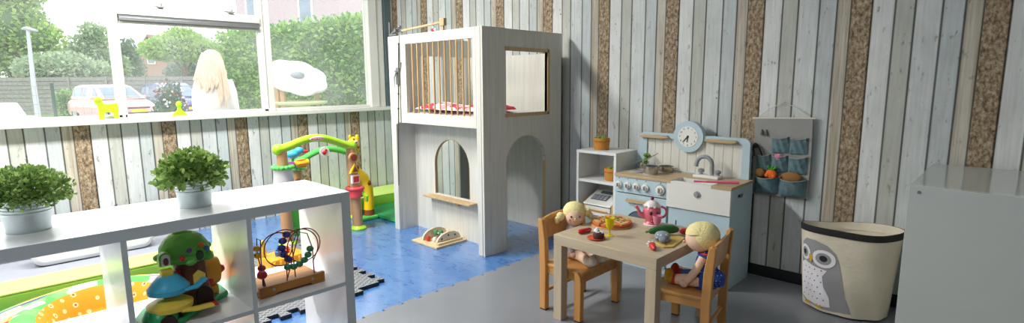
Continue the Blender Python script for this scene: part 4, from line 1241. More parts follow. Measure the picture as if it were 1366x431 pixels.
for q in range(6):
    a = q * PI / 3; b.ell((-1.152 + .012 * math.cos(a) * .7, 2.097 + .012 * math.cos(a) * .7, TT + .0145 + .011 * math.sin(a)), (.009, .009, .0035), 8)
obj('collar', b, M_plast, t)

# ------------------------------------------------------------------ rag dolls
M_skin = mat('doll skin cloth', (236, 200, 172), .85, var=.03)
M_yhair = mat('pale yellow plush hair', (236, 222, 160), .95, bump=.5, bscale=120)
M_bldot = dots('blue dotted dress', (42, 78, 160), (206, 216, 236), 85, .22)
M_denim = mat('blue trouser cloth', (72, 104, 160), .9)
M_lil = mat('pale lilac cloth', (196, 184, 194), .9)
M_cream2 = mat('cream shoe cloth', (226, 212, 192), .9)
M_stripeR = mat('red sock', (196, 62, 44), .9); M_stripeY = mat('yellow sock', (226, 176, 54), .9)
M_eye = mat('embroidered eye', (66, 78, 108), .6); M_lip = mat('embroidered mouth', (206, 92, 92), .8); M_cheek = mat('rosy cheek', (232, 168, 148), .9)
CT = MZ + .2555 + .001    # chair seat height
def face_(head, c, R, fwd):
    """eyes, nose and mouth on a head of radius R looking along fwd (xy)"""
    f = Vector((fwd[0], fwd[1], 0)).normalized(); s = Vector((-f.y, f.x, 0)); c = Vector(c)
    for q in (-1, 1):
        p = c + f * R * .90 + s * q * R * .40 + Vector((0, 0, R * .08)); b = MB(); b.ell(p, R * .10, 10); obj('eye', b, M_eye, head)
        p = c + f * R * .82 + s * q * R * .56 - Vector((0, 0, R * .25)); b = MB(); b.ell(p, R * .12, 10); obj('cheek', b, M_cheek, head)
    b = MB(); b.ell(c + f * R * .98 - Vector((0, 0, R * .12)), R * .12, 10); obj('nose', b, M_skin, head)
    b = MB(); b.tube([c + f * R * .90 + s * R * u - Vector((0, 0, R * (.42 - .25 * u * u * 8))) for u in (-.2, -.1, 0, .1, .2)], R * .03, 6); obj('mouth', b, M_lip, head)
# doll with pigtails, on the left chair, looking towards the table and the camera
t = thing('rag_doll', 'rag doll with yellow pigtails sitting behind the table corner with the pizza', 'doll', (-1.66, 2.2, CT), 'rag dolls')
hx, hy_, hz, R = -1.680, 2.205, .500, .054
b = MB(); b.ell((hx, hy_, hz), (R * .98, R * 1.04, R * .94), 26); b.ell((hx + .012, hy_ - .012, hz - .012), R * .94, 24); hd = obj('head', b, M_skin, t)
face_(hd, (hx + .010, hy_ - .010, hz - .008), R, (.66, -.75))
b = MB()
b.lathe([(R * 1.10, R * .18), (R * 1.08, R * .42), (R * .93, R * .72), (R * .62, R * .98), (R * .3, R * 1.09), (0, R * 1.13)], (hx - .004, hy_ + .004, hz), 28, M=rotm(.30, .30, 0))
b.ell((hx - .006, hy_ + .018, hz + .006), (R * .93, R * .93, R * .96), 22)
hr = obj('hair', b, M_yhair, hd)
for sx, sy, dz in ((-.040, -.066, -.012), (.050, .046, .006)):
    b = MB(); b.ell((hx + sx, hy_ + sy, hz + dz), (.022, .022, .024), 14); b.ell((hx + sx * 1.25, hy_ + sy * 1.25, hz + dz - .018), (.015, .015, .020), 12); obj('pigtail', b, M_yhair, hd)
b = MB(); b.lathe([(0, CT + .001), (.060, CT + .004), (.064, CT + .03), (.054, CT + .10), (.038, CT + .155), (.024, CT + .175), (0, CT + .178)], (-1.682, 2.200, 0), 24, rx=.82); obj('dress', b, M_lil, t)
for sy, d in ((-1, (.05, -.02)), (1, (.05, .03))):
    b = MB(); b.tube([(-1.680, 2.200 + sy * .040, CT + .145), (-1.665, 2.200 + sy * .070, CT + .10), (-1.632, 2.200 + sy * .074, CT + .045)], [.018, .017, .014], 12); arm = obj('arm', b, M_lil, t)
    b = MB(); b.ell((-1.622, 2.200 + sy * .074, CT + .034), (.017, .015, .015), 12); obj('hand', b, M_skin, arm)
    b = MB(); b.tube([(-1.660, 2.190 + sy * .030, CT + .030), (-1.60, 2.182 + sy * .036, CT + .030), (-1.535, 2.160 + sy * .042, CT + .026)], [.029, .026, .022], 14); lg = obj('leg', b, M_skin, t)
    b = MB(); b.tube([(-1.548, 2.163 + sy * .042, CT + .026), (-1.505, 2.150 + sy * .044, CT + .026), (-1.485, 2.148 + sy * .045, CT + .034)], [.023, .026, .022], 14); b.ell((-1.486, 2.148 + sy * .045, CT + .040), (.022, .022, .030), 14); obj('shoe', b, M_cream2, lg)
t.location.x += .018
# doll in the blue dress, on the right chair, seen from the side, facing the table
t = thing('rag_doll', 'rag doll in a blue dotted dress sitting on the chair in front of the kitchen', 'doll', (-.975, 2.27, CT), 'rag dolls')
hx, hy_, hz, R = -.985, 2.245, .498, .062
b = MB(); b.ell((hx - .008, hy_ - .004, hz - .006), (R, R * .96, R * .98), 26); b.ell((hx - .022, hy_ - .004, hz - .030), (.040, .040, .032), 18); hd = obj('head', b, M_skin, t)
face_(hd, (hx - .012, hy_ - .004, hz - .012), R, (-.98, .18))
b = MB(); b.ell((hx + .014, hy_ + .002, hz + .008), (R * 1.02, R * 1.06, R * 1.02), 26)
b.lathe([(R * 1.06, R * .35), (R * .98, R * .62), (R * .70, R * .93), (R * .32, R * 1.08), (0, R * 1.12)], (hx - .002, hy_, hz), 28, M=rotm(0, -.22, 0))
obj('hair', b, M_yhair, hd)
b = MB(); b.lathe([(0, CT + .001), (.062, CT + .003), (.066, CT + .03), (.060, CT + .08), (.047, CT + .135), (.030, CT + .170), (0, CT + .176)], (-.966, 2.258, 0), 26, rx=.85)
b.tube([(-.958, 2.262, CT + .06), (-.905, 2.262, CT + .038), (-.895, 2.262, CT + .016)], [.045, .040, .014], 16)
obj('dress', b, M_bldot, t)
b = MB(); b.tube([(-.955 + .036 * math.cos(2 * PI * i / 20), 2.258 + .036 * math.sin(2 * PI * i / 20), CT + .158) for i in range(20)], .006, 8, closed=True); obj('collar', b, M_red, t)
for sy, yy in ((-1, 0), (1, 1)):
    b = MB(); b.tube([(-.962, 2.255 + sy * .044, CT + .145), (-.978, 2.250 + sy * .068, CT + .090), (-1.010, 2.235 + sy * .068, CT + .036)], [.017, .018, .015], 12); arm = obj('arm', b, M_skin, t)
    b = MB(); b.ell((-1.022, 2.232 + sy * .068, CT + .025), (.020, .017, .018), 12); obj('hand', b, M_skin, arm)
    dx = -.012 if sy > 0 else 0
    b = MB(); b.tube([(-.975, 2.245 + sy * .030, CT + .034), (-1.03, 2.232 + sy * .038, CT + .032), (-1.075 + dx, 2.222 + sy * .040, CT + .026)], [.029, .026, .022], 14); lg = obj('leg', b, M_denim if sy > 0 else M_skin, t)
    b = MB(); b.tube([(-1.070 + dx, 2.223 + sy * .040, CT + .027), (-1.086 + dx, 2.220 + sy * .040, CT + .027)], .0245, 14); obj('sock', b, M_stripeR, lg)
    b = MB(); b.tube([(-1.084 + dx, 2.220 + sy * .040, CT + .027), (-1.100 + dx, 2.217 + sy * .041, CT + .030)], [.024, .027], 14); b.ell((-1.101 + dx, 2.217 + sy * .041, CT + .040), (.020, .026, .034), 14); obj('shoe', b, M_stripeY if sy < 0 else M_stripeR, lg)

t.location.x += .002

# ------------------------------------------------------------------ wooden toy on the blue floor
M_ply = wood('birch ply', (226, 204, 164), (210, 184, 140), 'Y', .45)
t = thing('wooden_rocker_toy', 'wooden toy on a square board with two arched sides on the blue floor', 'wooden toy', (-3.10, 2.43, 0))
b = MB(); b.prism([(-3.245, 2.285), (-2.945, 2.285), (-2.945, 2.575), (-3.245, 2.575)], 'Z', .0005, .016, bev=.003); obj('base_board', b, M_ply, t)
b = MB(); b.box(-2.985, -2.960, 2.315, 2.545, .0165, .032, bev=.002); obj('rail', b, M_ply, t)
M_ply2 = mat('pale ply', (214, 200, 174), .5)
for x, hol in ((-3.170, False), (-3.004, True)):
    b = MB()
    holes = [circ(2.372, .050, .0085, 12), circ(2.432, .068, .0085, 12), circ(2.495, .060, .0085, 12)]
    b.holed([(2.325, .0165), (2.545, .0165), (2.545, .045), (2.532, .068), (2.49, .088), (2.43, .094), (2.375, .082), (2.34, .060), (2.325, .035)], holes if hol else holes[1:2], 'X', x, x + .016); sd = obj('arched_side', b, M_ply2, t)
    if hol:
        for h in holes:
            cyc = sum(p[0] for p in h) / 12; czc = sum(p[1] for p in h) / 12
            b = MB(); b.cyl((x + .004, cyc, czc), (x + .011, cyc, czc), .0083, seg=14); obj('peg_end', b, M_dark, sd)
b = MB(); b.cyl((-3.154, 2.432, .060), (-3.004, 2.432, .060), .006); obj('axle', b, M_ply2, t)
for nm, c, x, y, z in (('bead', (204, 52, 44), -3.12, 2.345, .036), ('bead', (52, 128, 74), -3.085, 2.44, .066), ('bead', (226, 226, 220), -3.06, 2.36, .034), ('bead', (226, 190, 66), -3.03, 2.47, .070), ('bead', (60, 96, 160), -3.055, 2.42, .045), ('bead', (70, 140, 84), -3.13, 2.43, .062)):
    b = MB(); b.lathe([(0, z - .0195), (.013, z - .0195), (.017, z - .012), (.017, z + .008), (.010, z + .018), (0, z + .020)], (x, y, 0), 14); obj(nm, b, mat('bead paint', c, .4), t)
    b = MB(); b.cyl((x, y, .0165), (x, y, max(.017, z - .0195)), .004); obj('peg', b, M_ply2, t)

# ------------------------------------------------------------------ bead maze on the shelf
M_oak = wood('honey oak', (190, 134, 66), (168, 112, 48), 'Y', .45)
sz = .4125
t = thing('bead_maze', 'wooden bead maze with red looped wires in the shelf cube', 'bead maze', (-1.95, .82, sz))
b = MB(); by0, by1 = .695, .945
b.prism([(by0, sz), (by0 + .05, sz), (by0 + .06, sz + .008), (by1 - .06, sz + .008), (by1 - .05, sz), (by1, sz), (by1, sz + .040), (by0, sz + .040)], 'X', -1.955, -1.935, bev=.002)
b.prism([(by0, sz + .003), (by1, sz + .003), (by1, sz + .022), (by0, sz + .022)], 'X', -2.115, -1.955)
bs = obj('base', b, M_oak, t)
for y in (.745, .893):
    b = MB(); b.cyl((-1.936, y, sz + .024), (-1.933, y, sz + .024), .0055, seg=12); obj('screw', b, M_latch, bs)
def coil(cy, cz, r, x0, x1, a0, turns, n=50):
    return [(x0 + (x1 - x0) * i / n, cy + r * math.cos(a0 + turns * 2 * PI * i / n), cz + r * math.sin(a0 + turns * 2 * PI * i / n)) for i in range(n + 1)]
M_wr = mat('red coated wire', (142, 38, 48), .35); M_wb = mat('blue coated wire', (52, 52, 92), .35); M_wg = mat('green coated wire', (44, 76, 62), .35)
b = MB(); b.tube([(-1.95, .716, sz + .035), (-1.95, .712, sz + .17)] + coil(.775, sz + .165, .063, -1.95, -1.97, PI * .97, -.62) + coil(.800, sz + .165, .070, -1.97, -1.95, PI * -.3, -.75)[2:] + [(-1.95, .80, sz + .036)], .0022, 6); obj('wire', b, M_wr, t)
b = MB(); b.tube([(-1.945, .800, sz + .036), (-1.945, .803, sz + .14)] + coil(.875, sz + .160, .066, -1.945, -1.96, PI * 1.05, -1.0) + coil(.860, sz + .155, .070, -1.96, -1.945, PI * 1.0, -.6)[1:] + [(-1.945, .905, sz + .09), (-1.945, .908, sz + .036)], .0022, 6); obj('wire', b, M_wr, t)
b = MB(); b.tube([(-1.95, .722, sz + .036), (-1.95, .712, sz + .10), (-1.96, .705, sz + .17), (-1.98, .715, sz + .215), (-2.0, .735, sz + .20), (-2.01, .735, sz + .12), (-2.01, .735, sz + .022)], .0022, 6); obj('wire', b, M_wb, t)
b = MB(); b.tube([(-1.95, .908, sz + .036), (-1.95, .908, sz + .14), (-1.96, .895, sz + .20), (-1.98, .865, sz + .21), (-2.0, .85, sz + .15), (-2.01, .86, sz + .022)], .0022, 6); obj('wire', b, M_wg, t)
def bead(c, p, r=.0125):
    b = MB()
    b.lathe([(.003, -r), (r * .8, -r * .8), (r, 0), (r * .8, r * .8), (.003, r)], p, 10, M=rotm(1.2, .5, .3)); obj('bead', b, mat('bead ' + c[0], c[1], .35), t)
GR = ('green', (44, 132, 88)); BL = ('blue', (58, 64, 152)); RD = ('red', (176, 34, 44)); YL = ('yellow', (224, 176, 50))
for i in range(6):
    a = -.25 - i * .33; bead(GR, (-1.945, .828 + .070 * math.cos(a), sz + .160 + .072 * math.sin(a)))
for i in range(5):
    a = 2.3 + i * .42; bead(BL, (-1.96, .860 + .066 * math.cos(a), sz + .165 + .064 * math.sin(a)), .0135)
bead(RD, (-1.948, .712, sz + .085), .016)
for z in (.16, .185): bead(YL, (-1.955, .703, sz + z), .012)
for z in (.11, .13): bead(RD, (-2.01, .735, sz + z - .04), .013)

# ------------------------------------------------------------------ tree house toy on the shelf
M_tg = mat('leaf green plastic', (104, 184, 70), .35, var=.1, scale=30, bump=.3, bscale=40); M_bg = mat('base green plastic', (42, 168, 102), .32)
M_tb = mat('sky blue plastic', (70, 182, 222), .3); M_ty = mat('yellow plastic', (248, 214, 84), .32); M_to = mat('amber plastic', (240, 164, 40), .3)
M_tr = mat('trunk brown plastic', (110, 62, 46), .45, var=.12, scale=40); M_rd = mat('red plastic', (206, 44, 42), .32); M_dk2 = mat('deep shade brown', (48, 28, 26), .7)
z = sz
t = thing('tree_house_toy', 'plastic tree house toy with green crown and blue slide in the shelf cube', 'toy', (-2.03, .46, z))
b = MB(); b.prism([(-1.895, .352), (-1.935, .335), (-2.03, .335), (-2.10, .37), (-2.215, .545), (-2.215, .612), (-2.17, .630), (-2.06, .628), (-2.015, .56), (-1.915, .44)], 'Z', z + .0005, z + .022, bev=.006)
b.lathe([(0, z + .001), (.050, z + .001), (.052, z + .03), (.040, z + .056), (.02, z + .066), (0, z + .068)], (-1.96, .392, 0), 22, rx=1.1)
bs = obj('base', b, M_bg, t)
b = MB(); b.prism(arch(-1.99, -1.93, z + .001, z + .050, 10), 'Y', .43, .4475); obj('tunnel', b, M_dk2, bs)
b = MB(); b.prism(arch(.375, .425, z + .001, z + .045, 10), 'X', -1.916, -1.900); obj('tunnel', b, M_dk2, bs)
b = MB(); b.tube([(-2.04, .515, z + .02), (-2.04, .512, z + .10), (-2.04, .505, z + .18)], [.062, .046, .050], 18); tr = obj('trunk', b, M_tr, t)
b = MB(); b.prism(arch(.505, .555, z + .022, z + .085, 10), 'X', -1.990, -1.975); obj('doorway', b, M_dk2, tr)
b = MB(); b.box(-1.985, -1.940, .515, .560, z + .023, z + .030, bev=.002); obj('ramp', b, M_rd, t)
b = MB(); b.lathe([(.040, z + .186), (.068, z + .182), (.078, z + .196), (.073, z + .232), (.056, z + .260), (.038, z + .272), (.030, z + .274), (.026, z + .266), (0, z + .264)], (-2.035, .495, 0), 30)
for i in range(14):
    a = i * .9; rr = .062 + .005 * (i % 3); b.ell((-2.035 + rr * math.cos(a), .495 + rr * math.sin(a), z + .187 + .012 * (i % 4)), (.020, .020, .014), 10)
cr = obj('crown', b, M_tg, t)
for c, a, zz in (((210, 60, 50), -.35, .200), ((120, 70, 160), -.05, .222), ((226, 116, 40), .45, .232), ((60, 150, 200), .75, .214)):
    b = MB(); b.ell((-2.035 +   .078 * math.cos(a), .495 + .078 * math.sin(a), z + zz + .006), .0095, 10); obj('fruit', b, mat('fruit', c, .35), cr)
b = MB(); b.ell((-2.035 + .076 * math.cos(.35), .495 + .076 * math.sin(.35), z + .204), (.010, .014, .018), 12); obj('knot_hole', b, mat('dark green', (44, 74, 40), .5), cr)
b = MB(); b.prism(arch(.405, .440, z + .19, z + .235, 10), 'X', -1.995, -1.965, bev=.003); nw = obj('window_arch', b, M_tg, cr)
b = MB(); b.prism(arch(.410, .435, z + .192, z + .230, 10), 'X', -1.965, -1.9635); obj('window_opening', b, M_kwhite, nw)
b = MB(); b.ell((-1.962, .4225, z + .206), (.006, .008, .013), 10); obj('figure', b, mat('figure brown', (120, 52, 48), .5), nw)
b = MB(); b.box(-1.985, -1.955, .405, .440, z + .155, z + .178, bev=.003)
b.cyl((-1.97, .4225, z + .02), (-1.97, .4225, z + .16), .016)
obj('balcony', b, M_ty, t)
def spiral(cx, cy, z0, z1, r0, r1, a0, a1, w, m, name):
    b = MB(); n = 30; vs = []
    for i in range(n + 1):
        f = i / n; a = a0 + (a1 - a0) * f; zz = z0 + (z1 - z0) * f; r = r0 + (r1 - r0) * f
        for rr, dz in ((.012, .006), (r - .008, -.002), (r, .012), (r + .003, .012), (r - .004, -.008), (.012, -.002)):
            vs.append((cx + rr * math.cos(a), cy + rr * math.sin(a), zz + dz))
    fs = []
    for i in range(n):
        for k in range(6): fs.append((i * 6 + k, i * 6 + (k + 1) % 6, (i + 1) * 6 + (k + 1) % 6, (i + 1) * 6 + k))
    fs += [tuple(range(5, -1, -1)), tuple(n * 6 + k for k in range(6))]
    b._new(vs, fs, 0, True); return obj(name, b, m, t)
b = MB(); b.lathe([(.017, z + .112), (.050, z + .102), (.060, z + .106), (.061, z + .122), (.056, z + .126), (.050, z + .136), (.030, z + .158), (.017, z + .162)], (-1.965, .4225, 0), 30, rx=1.0); obj('slide', b, M_tb, t)
b = MB(); b.tube([(-1.925, .455, z + .112), (-1.925, .49, z + .112), (-1.95, .525, z + .125)], .014, 10, flat=(1, .5)); obj('chute', b, M_tb, t)
b = MB(); b.lathe([(.017, z + .060), (.054, z + .046), (.065, z + .050), (.067, z + .066), (.061, z + .070), (.046, z + .078), (.034, z + .084), (.017, z + .085)], (-1.965, .4225, 0), 30); obj('slide', b, M_ty, t)
b = MB(); b.tube([(-1.915, .44, z + .050), (-1.915, .48, z + .042), (-1.93, .535, z + .034)], .017, 10, flat=(1, .45)); obj('chute', b, M_ty, t)
b = MB(); b.prism([(.500, z + .105), (.535, z + .105), (.535, z + .135), (.5175, z + .150), (.500, z + .135)], 'X', -1.985, -1.968, bev=.002); obj('bird_house', b, M_ty, t)
b = MB(); b.tube([(-2.03, .44, z + .13), (-2.0, .462, z + .13)], [.022, .028], 16); obj('red_drum', b, M_rd, t)
b = MB(); b.tube([(-2.10, .515, z + .095), (-2.10, .525, z + .10), (-2.10, .580, z + .10), (-2.10, .610, z + .098), (-2.10, .612, z + .098)], [.048, .058, .056, .048, .030], 22); br = obj('barrel', b, M_to, t)
b = MB(); b.tube([(-2.10, .611, z + .098), (-2.10, .620, z + .098), (-2.10, .633, z + .098)], [.026, .018, .010], 14); obj('barrel_cap', b, M_rd, br)
b = MB(); b.ell((-2.05, .565, z + .075), (.010, .018, .014), 12); obj('red_button', b, M_rd, br)
b = MB(); b.box(-2.14, -2.06, .535, .600, z + .022, z + .052, bev=.004); obj('barrel_stand', b, M_to, t)

# ------------------------------------------------------------------ things on the floor behind the shelf
MM = .0225
M_lime = mat('lime green vinyl', (204, 236, 120), .45, var=.03); M_limed = mat('grass green vinyl', (160, 220, 76), .45)
def block(x0, x1, y0, y1, z0, z1, name, label, rz=0.0):
    cx, cy = (x0 + x1) / 2, (y0 + y1) / 2
    M4 = Matrix.Translation((cx, cy, 0)) @ Matrix.Rotation(rz, 4, 'Z') @ Matrix.Translation((-cx, -cy, 0))
    t = thing(name, label, 'foam block', (cx, cy, z0))
    b = MB(); b.box(x0, x1, y0, y1, z0, z1 - .012, M=M4, bev=.008); obj('side_cover', b, M_limed, t)
    b = MB(); b.box(x0, x1, y0, y1, z1 - .0115, z1, M=M4, bev=.004); obj('top_cover', b, M_lime, t)
block(-4.775, -4.385, 2.15, 3.18, .0005, .120, 'foam_block', 'long lime green foam block under the window beside the playhouse')
block(-4.045, -3.80, -.75, 1.14, .0005, .095, 'foam_block', 'long lime green foam bar seen through the shelf beyond the patchwork nest', 0.0)
M_dgm = mat('emerald vinyl', (26, 148, 82), .4, var=.04)
t = thing('floor_cushion', 'flat emerald green mat on the floor between lime block and playhouse', 'play mat', (-4.0, 2.8, 0))
b = MB(); b.box(-4.372, -3.68, 2.50, 3.20, .0005, .034, bev=.008); obj('pad', b, M_dgm, t)
b = MB(); b.tube([(-4.368, 2.499, .018), (-3.69, 2.499, .018)], .003, 6); obj('seam', b, M_bg, t)
M_gpad = mat('light grey padding', (150, 153, 162), .7, var=.04); 
t = thing('padded_mat', 'light grey padded mat lying under the window behind the lime bar', 'padded mat', (-4.4, .1, 0))
b = MB(); b.box(-4.62, -4.07, -.95, 1.08, .0005, .060, bev=.02); obj('pad', b, M_gpad, t)
b = MB(); b.box(-4.785, -4.63, -.95, 1.08, .0005, .30, bev=.03); obj('back_roll', b, M_gpad, t)
M_face = mat('white vinyl', (236, 236, 236), .5)
t = thing('smiling_cushion', 'white cushion with a smiling face on the grey padded mat', 'cushion', (-4.4, .5, .061))
b = MB(); b.prism(rrect(.23, .88, .0615, .29, .07), 'X', -4.45, -4.32, bev=.03); obj('body', b, M_face, t, sharp=60)
for y, zz in ((.36, .215), (.60, .222)):
    b = MB(); b.ell((-4.322, y, zz), (.006, .022, .012), 12); obj('eye', b, M_dkwin, t)
b = MB(); b.tube([(-4.318, y, .150 + .35 * (y - .48) ** 2 * 8) for y in (.40, .44, .48, .52, .56)], .004, 6); b.tube([(-4.318, y, .185) for y in (.45, .51)], .003, 6); obj('smile', b, M_gpad, t)
# patchwork baby nest
M_patch = patches('patchwork cloth', [(214, 62, 44), (240, 140, 60), (244, 226, 214), (96, 178, 84), (232, 92, 130), (66, 70, 120), (246, 196, 90), (150, 206, 120)], 11)
M_orf = dots('orange flowered cloth', (246, 152, 24), (250, 206, 150), 22, .30, ring=(196, 56, 36))
M_gpat = patches('green meadow cloth', [(92, 190, 84), (110, 204, 96), (84, 180, 80), (122, 210, 104), (230, 222, 160), (96, 192, 88), (228, 150, 190)], 13)
nx, ny, rx, ry = -3.00, .40, .42, .33
t = thing('baby_nest', 'oval patchwork baby nest with orange flowered inside behind the shelf', 'baby nest', (nx, ny, MM))
def ringmesh(prof, n=56):
    b = MB(); vs = []; fs = []; k = len(prof)
    for i in range(n):
        a = 2 * PI * i / n
        for d, zz in prof: vs.append((nx + (rx + d) * math.cos(a), ny + (ry + d) * math.sin(a), zz + MM))
    for i in range(n):
        j = (i + 1) % n
        for q in range(k - 1): fs.append((i * k + q, j * k + q, j * k + q + 1, i * k + q + 1))
    b._new(vs, fs, 0, True); return b
obj('outer_roll', ringmesh([(-.02, .001), (.02, .001), (.22, .012), (.255, .040), (.22, .080), (.12, .115), (.018, .140)]), M_patch, t, sharp=80)
obj('top_band', ringmesh([(.017, .141), (-.01, .155), (-.045, .160), (-.075, .145)]), M_gpat, t, sharp=80)
obj('inner_wall', ringmesh([(-.0755, .144), (-.115, .10), (-.135, .05), (-.15, .025), (-.30, .018), (-.43, .015)]), M_orf, t, sharp=80)
t = thing('cushion', 'white pillow with dark piping on the floor behind the patchwork nest', 'pillow', (-3.70, -.30, MM))
b = MB(); b.ell((-3.70, -.30, MM + .040), (.09, .20, .039), 24); obj('body', b, M_face, t)
b = MB(); b.tube([(-3.70 + .09 * math.cos(2 * PI * i / 32), -.30 + .20 * math.sin(2 * PI * i / 32), MM + .040) for i in range(32)], .0045, 6, closed=True); obj('piping', b, M_dkwin, t)
# wooden pull toy with an orange box
t = thing('activity_box', 'orange toy box with pegs on a white tray seen behind the bead maze', 'toy', (-3.25, 1.33, MM))
Mq = Matrix.Translation((-3.25, 1.30, 0)) @ Matrix.Rotation(.10, 4, 'Z')
b = MB(); b.box(-.13, .17, -.15, .17, MM + .0005, MM + .035, bev=.008, M=Mq); obj('tray', b, M_kwhite, t)
b = MB(); b.box(-.09, .09, -.10, .14, MM + .0355, MM + .115, bev=.012, M=Mq); bx = obj('box', b, M_to, t)
for i in range(6):
    b = MB(); b.cyl(Mq @ Vector((.088, -.08 + i * .04, MM + .045)), Mq @ Vector((.088, -.08 + i * .04, MM + .105)), .008, seg=8); obj('rib', b, M_to, bx)
for c, x, y, hh in (((238, 200, 60), -.04, -.08, .10), ((66, 120, 190), .02, -.02, .055), ((206, 60, 44), .0, .05, .04), ((236, 236, 230), -.03, .09, .05)):
    b = MB(); zz = MM + .1155; p = Mq @ Vector((x, y, 0)); b.lathe([(0, zz), (.016, zz), (.018, zz + hh * .5), (.010, zz + hh * .62), (.015, zz + hh * .8), (.010, zz + hh), (0, zz + hh + .003)], (p.x, p.y, 0), 14); obj('peg_figure', b, mat('peg paint', c, .4), t)
b = MB(); b.tube([Mq @ Vector((.17, .05, MM + .03)), Mq @ Vector((.24, .10, MM + .02)), Mq @ Vector((.30, .06, MM + .005))], .006, 8); obj('pull_cord', b, M_ply2, t)

# ------------------------------------------------------------------ activity gym: posts, beams, giraffe
M_tan = mat('tan plastic', (196, 150, 106), .45, var=.05); M_glime = mat('lime plastic', (168, 214, 44), .38); M_ggreen = mat('mid green plastic', (92, 200, 92), .4)
M_gy = mat('giraffe yellow', (250, 204, 24), .38); M_gbr = mat('giraffe brown', (140, 72, 40), .5); M_gred = mat('coral red plastic', (232, 76, 84), .35)
M_mag = mat('magenta plastic', (150, 50, 130), .4)
t = thing('activity_gym', 'plastic garden activity gym with lime beam and yellow giraffe', 'activity gym', (-4.0, 1.95, 0))
def post(x, y, h, r=.038, foot=True, lean=0):
    b = MB(); b.tube([(x, y, .035), (x, y + lean * .4, h * .5), (x, y + lean, h)], [r * 1.12, r, r * .95], 18); p = obj('post', b, M_tan, t)
    if foot:
        b = MB(); b.lathe([(0, .001), (r * 1.7, .001), (r * 1.75, .015), (r * 1.2, .034), (0, .036)], (x, y, 0), 20); obj('post_foot', b, M_glime, p)
    return p
pR = post(-3.85, 2.190, .675, lean=-.035); pL = post(-3.85, 1.610, .705); pB = post(-4.22, 1.875, .55); pC = post(-4.22, 2.36, .55)
def beam(x, y0, z0, y1, z1, rise, m, name, r=.032):
    b = MB(); n = 16; pts = []; rr = []
    for i in range(n + 1):
        u = i / n; pts.append((x, y0 + (y1 - y0) * u, z0 + (z1 - z0) * u + rise * math.sin(PI * u) ** 1.5)); rr.append(r * (1.15 if i in (0, n) else 1.0 if 2 < i < n - 2 else 1.08))
    b.tube(pts, rr, 14, flat=(1.15, .9)); b.ell(pts[0], r * 1.3, 14); b.ell(pts[-1], r * 1.3, 14)
    return obj(name, b, m, t)
bf = beam(-3.85, 1.585, .715, 2.165, .690, .075, M_glime, 'front_beam')
bb = beam(-4.22, 1.85, .545, 2.40, .575, .075, M_ggreen, 'back_beam', .028)
b = MB(); b.ell((-3.812, 1.865, .775), (.006, .058, .017), 24); lg = obj('logo_plate', b, M_kwhite, bf)
b = MB(); b.ell((-3.810, 1.865, .775), (.0065, .052, .0125), 24); obj('logo_oval', b, mat('logo red', (196, 120, 110), .4), bf)
M4 = Matrix.Translation((-3.8025, 1.865, .775)) @ Matrix.Rotation(PI / 2, 4, 'Z') @ Matrix.Rotation(PI / 2, 4, 'X')
text_mesh('logo_lettering', 'little tikes', .018, M4, M_kwhite, t)
# shape plates on the right post
for k, zz in enumerate((.600, .510, .425)):
    yy = 2.155 - .0 + (.600 - zz) * .06
    b = MB(); sh = [circ(yy, zz, .038, 20), [(yy - .042, zz - .035), (yy + .042, zz - .035), (yy, zz + .042)], rect(yy - .034, yy + .034, zz - .034, zz + .034)][k]
    b.prism(sh, 'X', -3.830, -3.803, bev=.004); pl = obj('shape_plate', b, [M_tan, M_gy, M_kwhite][k], pR)
    b = MB(); sh = [circ(yy, zz, .028, 20), [(yy - .026, zz - .024), (yy + .026, zz - .024), (yy, zz + .026)], rect(yy - .023, yy + .023, zz - .023, zz + .023)][k]
    b.prism(sh, 'X', -3.803, -3.796, bev=.002); obj('shape', b, [mat('shape red brown', (150, 62, 40), .4), mat('shape brown', (132, 70, 40), .4), M_rd][k], pR)
b = MB(); b.tube([(-3.85 + .060 * math.cos(2 * PI * i / 24), 2.178 + .060 * math.sin(2 * PI * i / 24), .345) for i in range(24)], .016, 10, closed=True); b.lathe([(.042, .27), (.062, .275), (.066, .33), (.042, .335)], (-3.85, 2.18, 0), 20); obj('rattle_ring', b, M_gred, pR)
b = MB(); b.tube([(-3.80, 2.21, .31), (-3.775, 2.235, .28), (-3.785, 2.24, .235)], [.014, .018, .012], 10); obj('rattle_tail', b, M_glime, pR)
# ruffled collar and grey tub on the left post
b = MB()
for i in range(14):
    a = 2 * PI * i / 14; b.ell((-3.85 + .062 * math.cos(a), 1.61 + .062 * math.sin(a), .585), (.022, .022, .017), 10)
b.cyl((-3.85, 1.61, .575), (-3.85, 1.61, .595), .062); obj('leaf_collar', b, M_ggreen, pL)
b = MB(); b.lathe([(.042, .40), (.072, .405), (.075, .45), (.062, .572), (.042, .574)], (-3.85, 1.61, 0), 22); obj('grey_tub', b, mat('pale grey plastic', (206, 208, 212), .4), pL)
b = MB()
for i in range(10):
    a = 2 * PI * i / 10; b.ell((-4.22 + .052 * math.cos(a), 1.875 + .052 * math.sin(a), .505), (.022, .022, .016), 10)
b.cyl((-4.22, 1.875, .495), (-4.22, 1.875, .515), .05); obj('leaf_collar', b, M_ggreen, pB)
b = MB(); b.ell((-4.184, 1.862, .40), (.010, .026, .026), 14); obj('knot_hole', b, M_gbr, pB)
# lime panel between the left posts
b = MB(); b.prism(rrect(1.665, 1.815, .035, .33, .03), 'X', -3.94, -3.90, bev=.008); pn = obj('side_panel', b, mat('apple green plastic', (94, 206, 66), .4), t)
for y, zz in ((1.71, .27), (1.77, .20), (1.70, .13), (1.78, .09)):
    b = MB(); b.ell((-3.898, y, zz), (.008, .020, .016), 10); obj('panel_leaf', b, M_ggreen, pn)
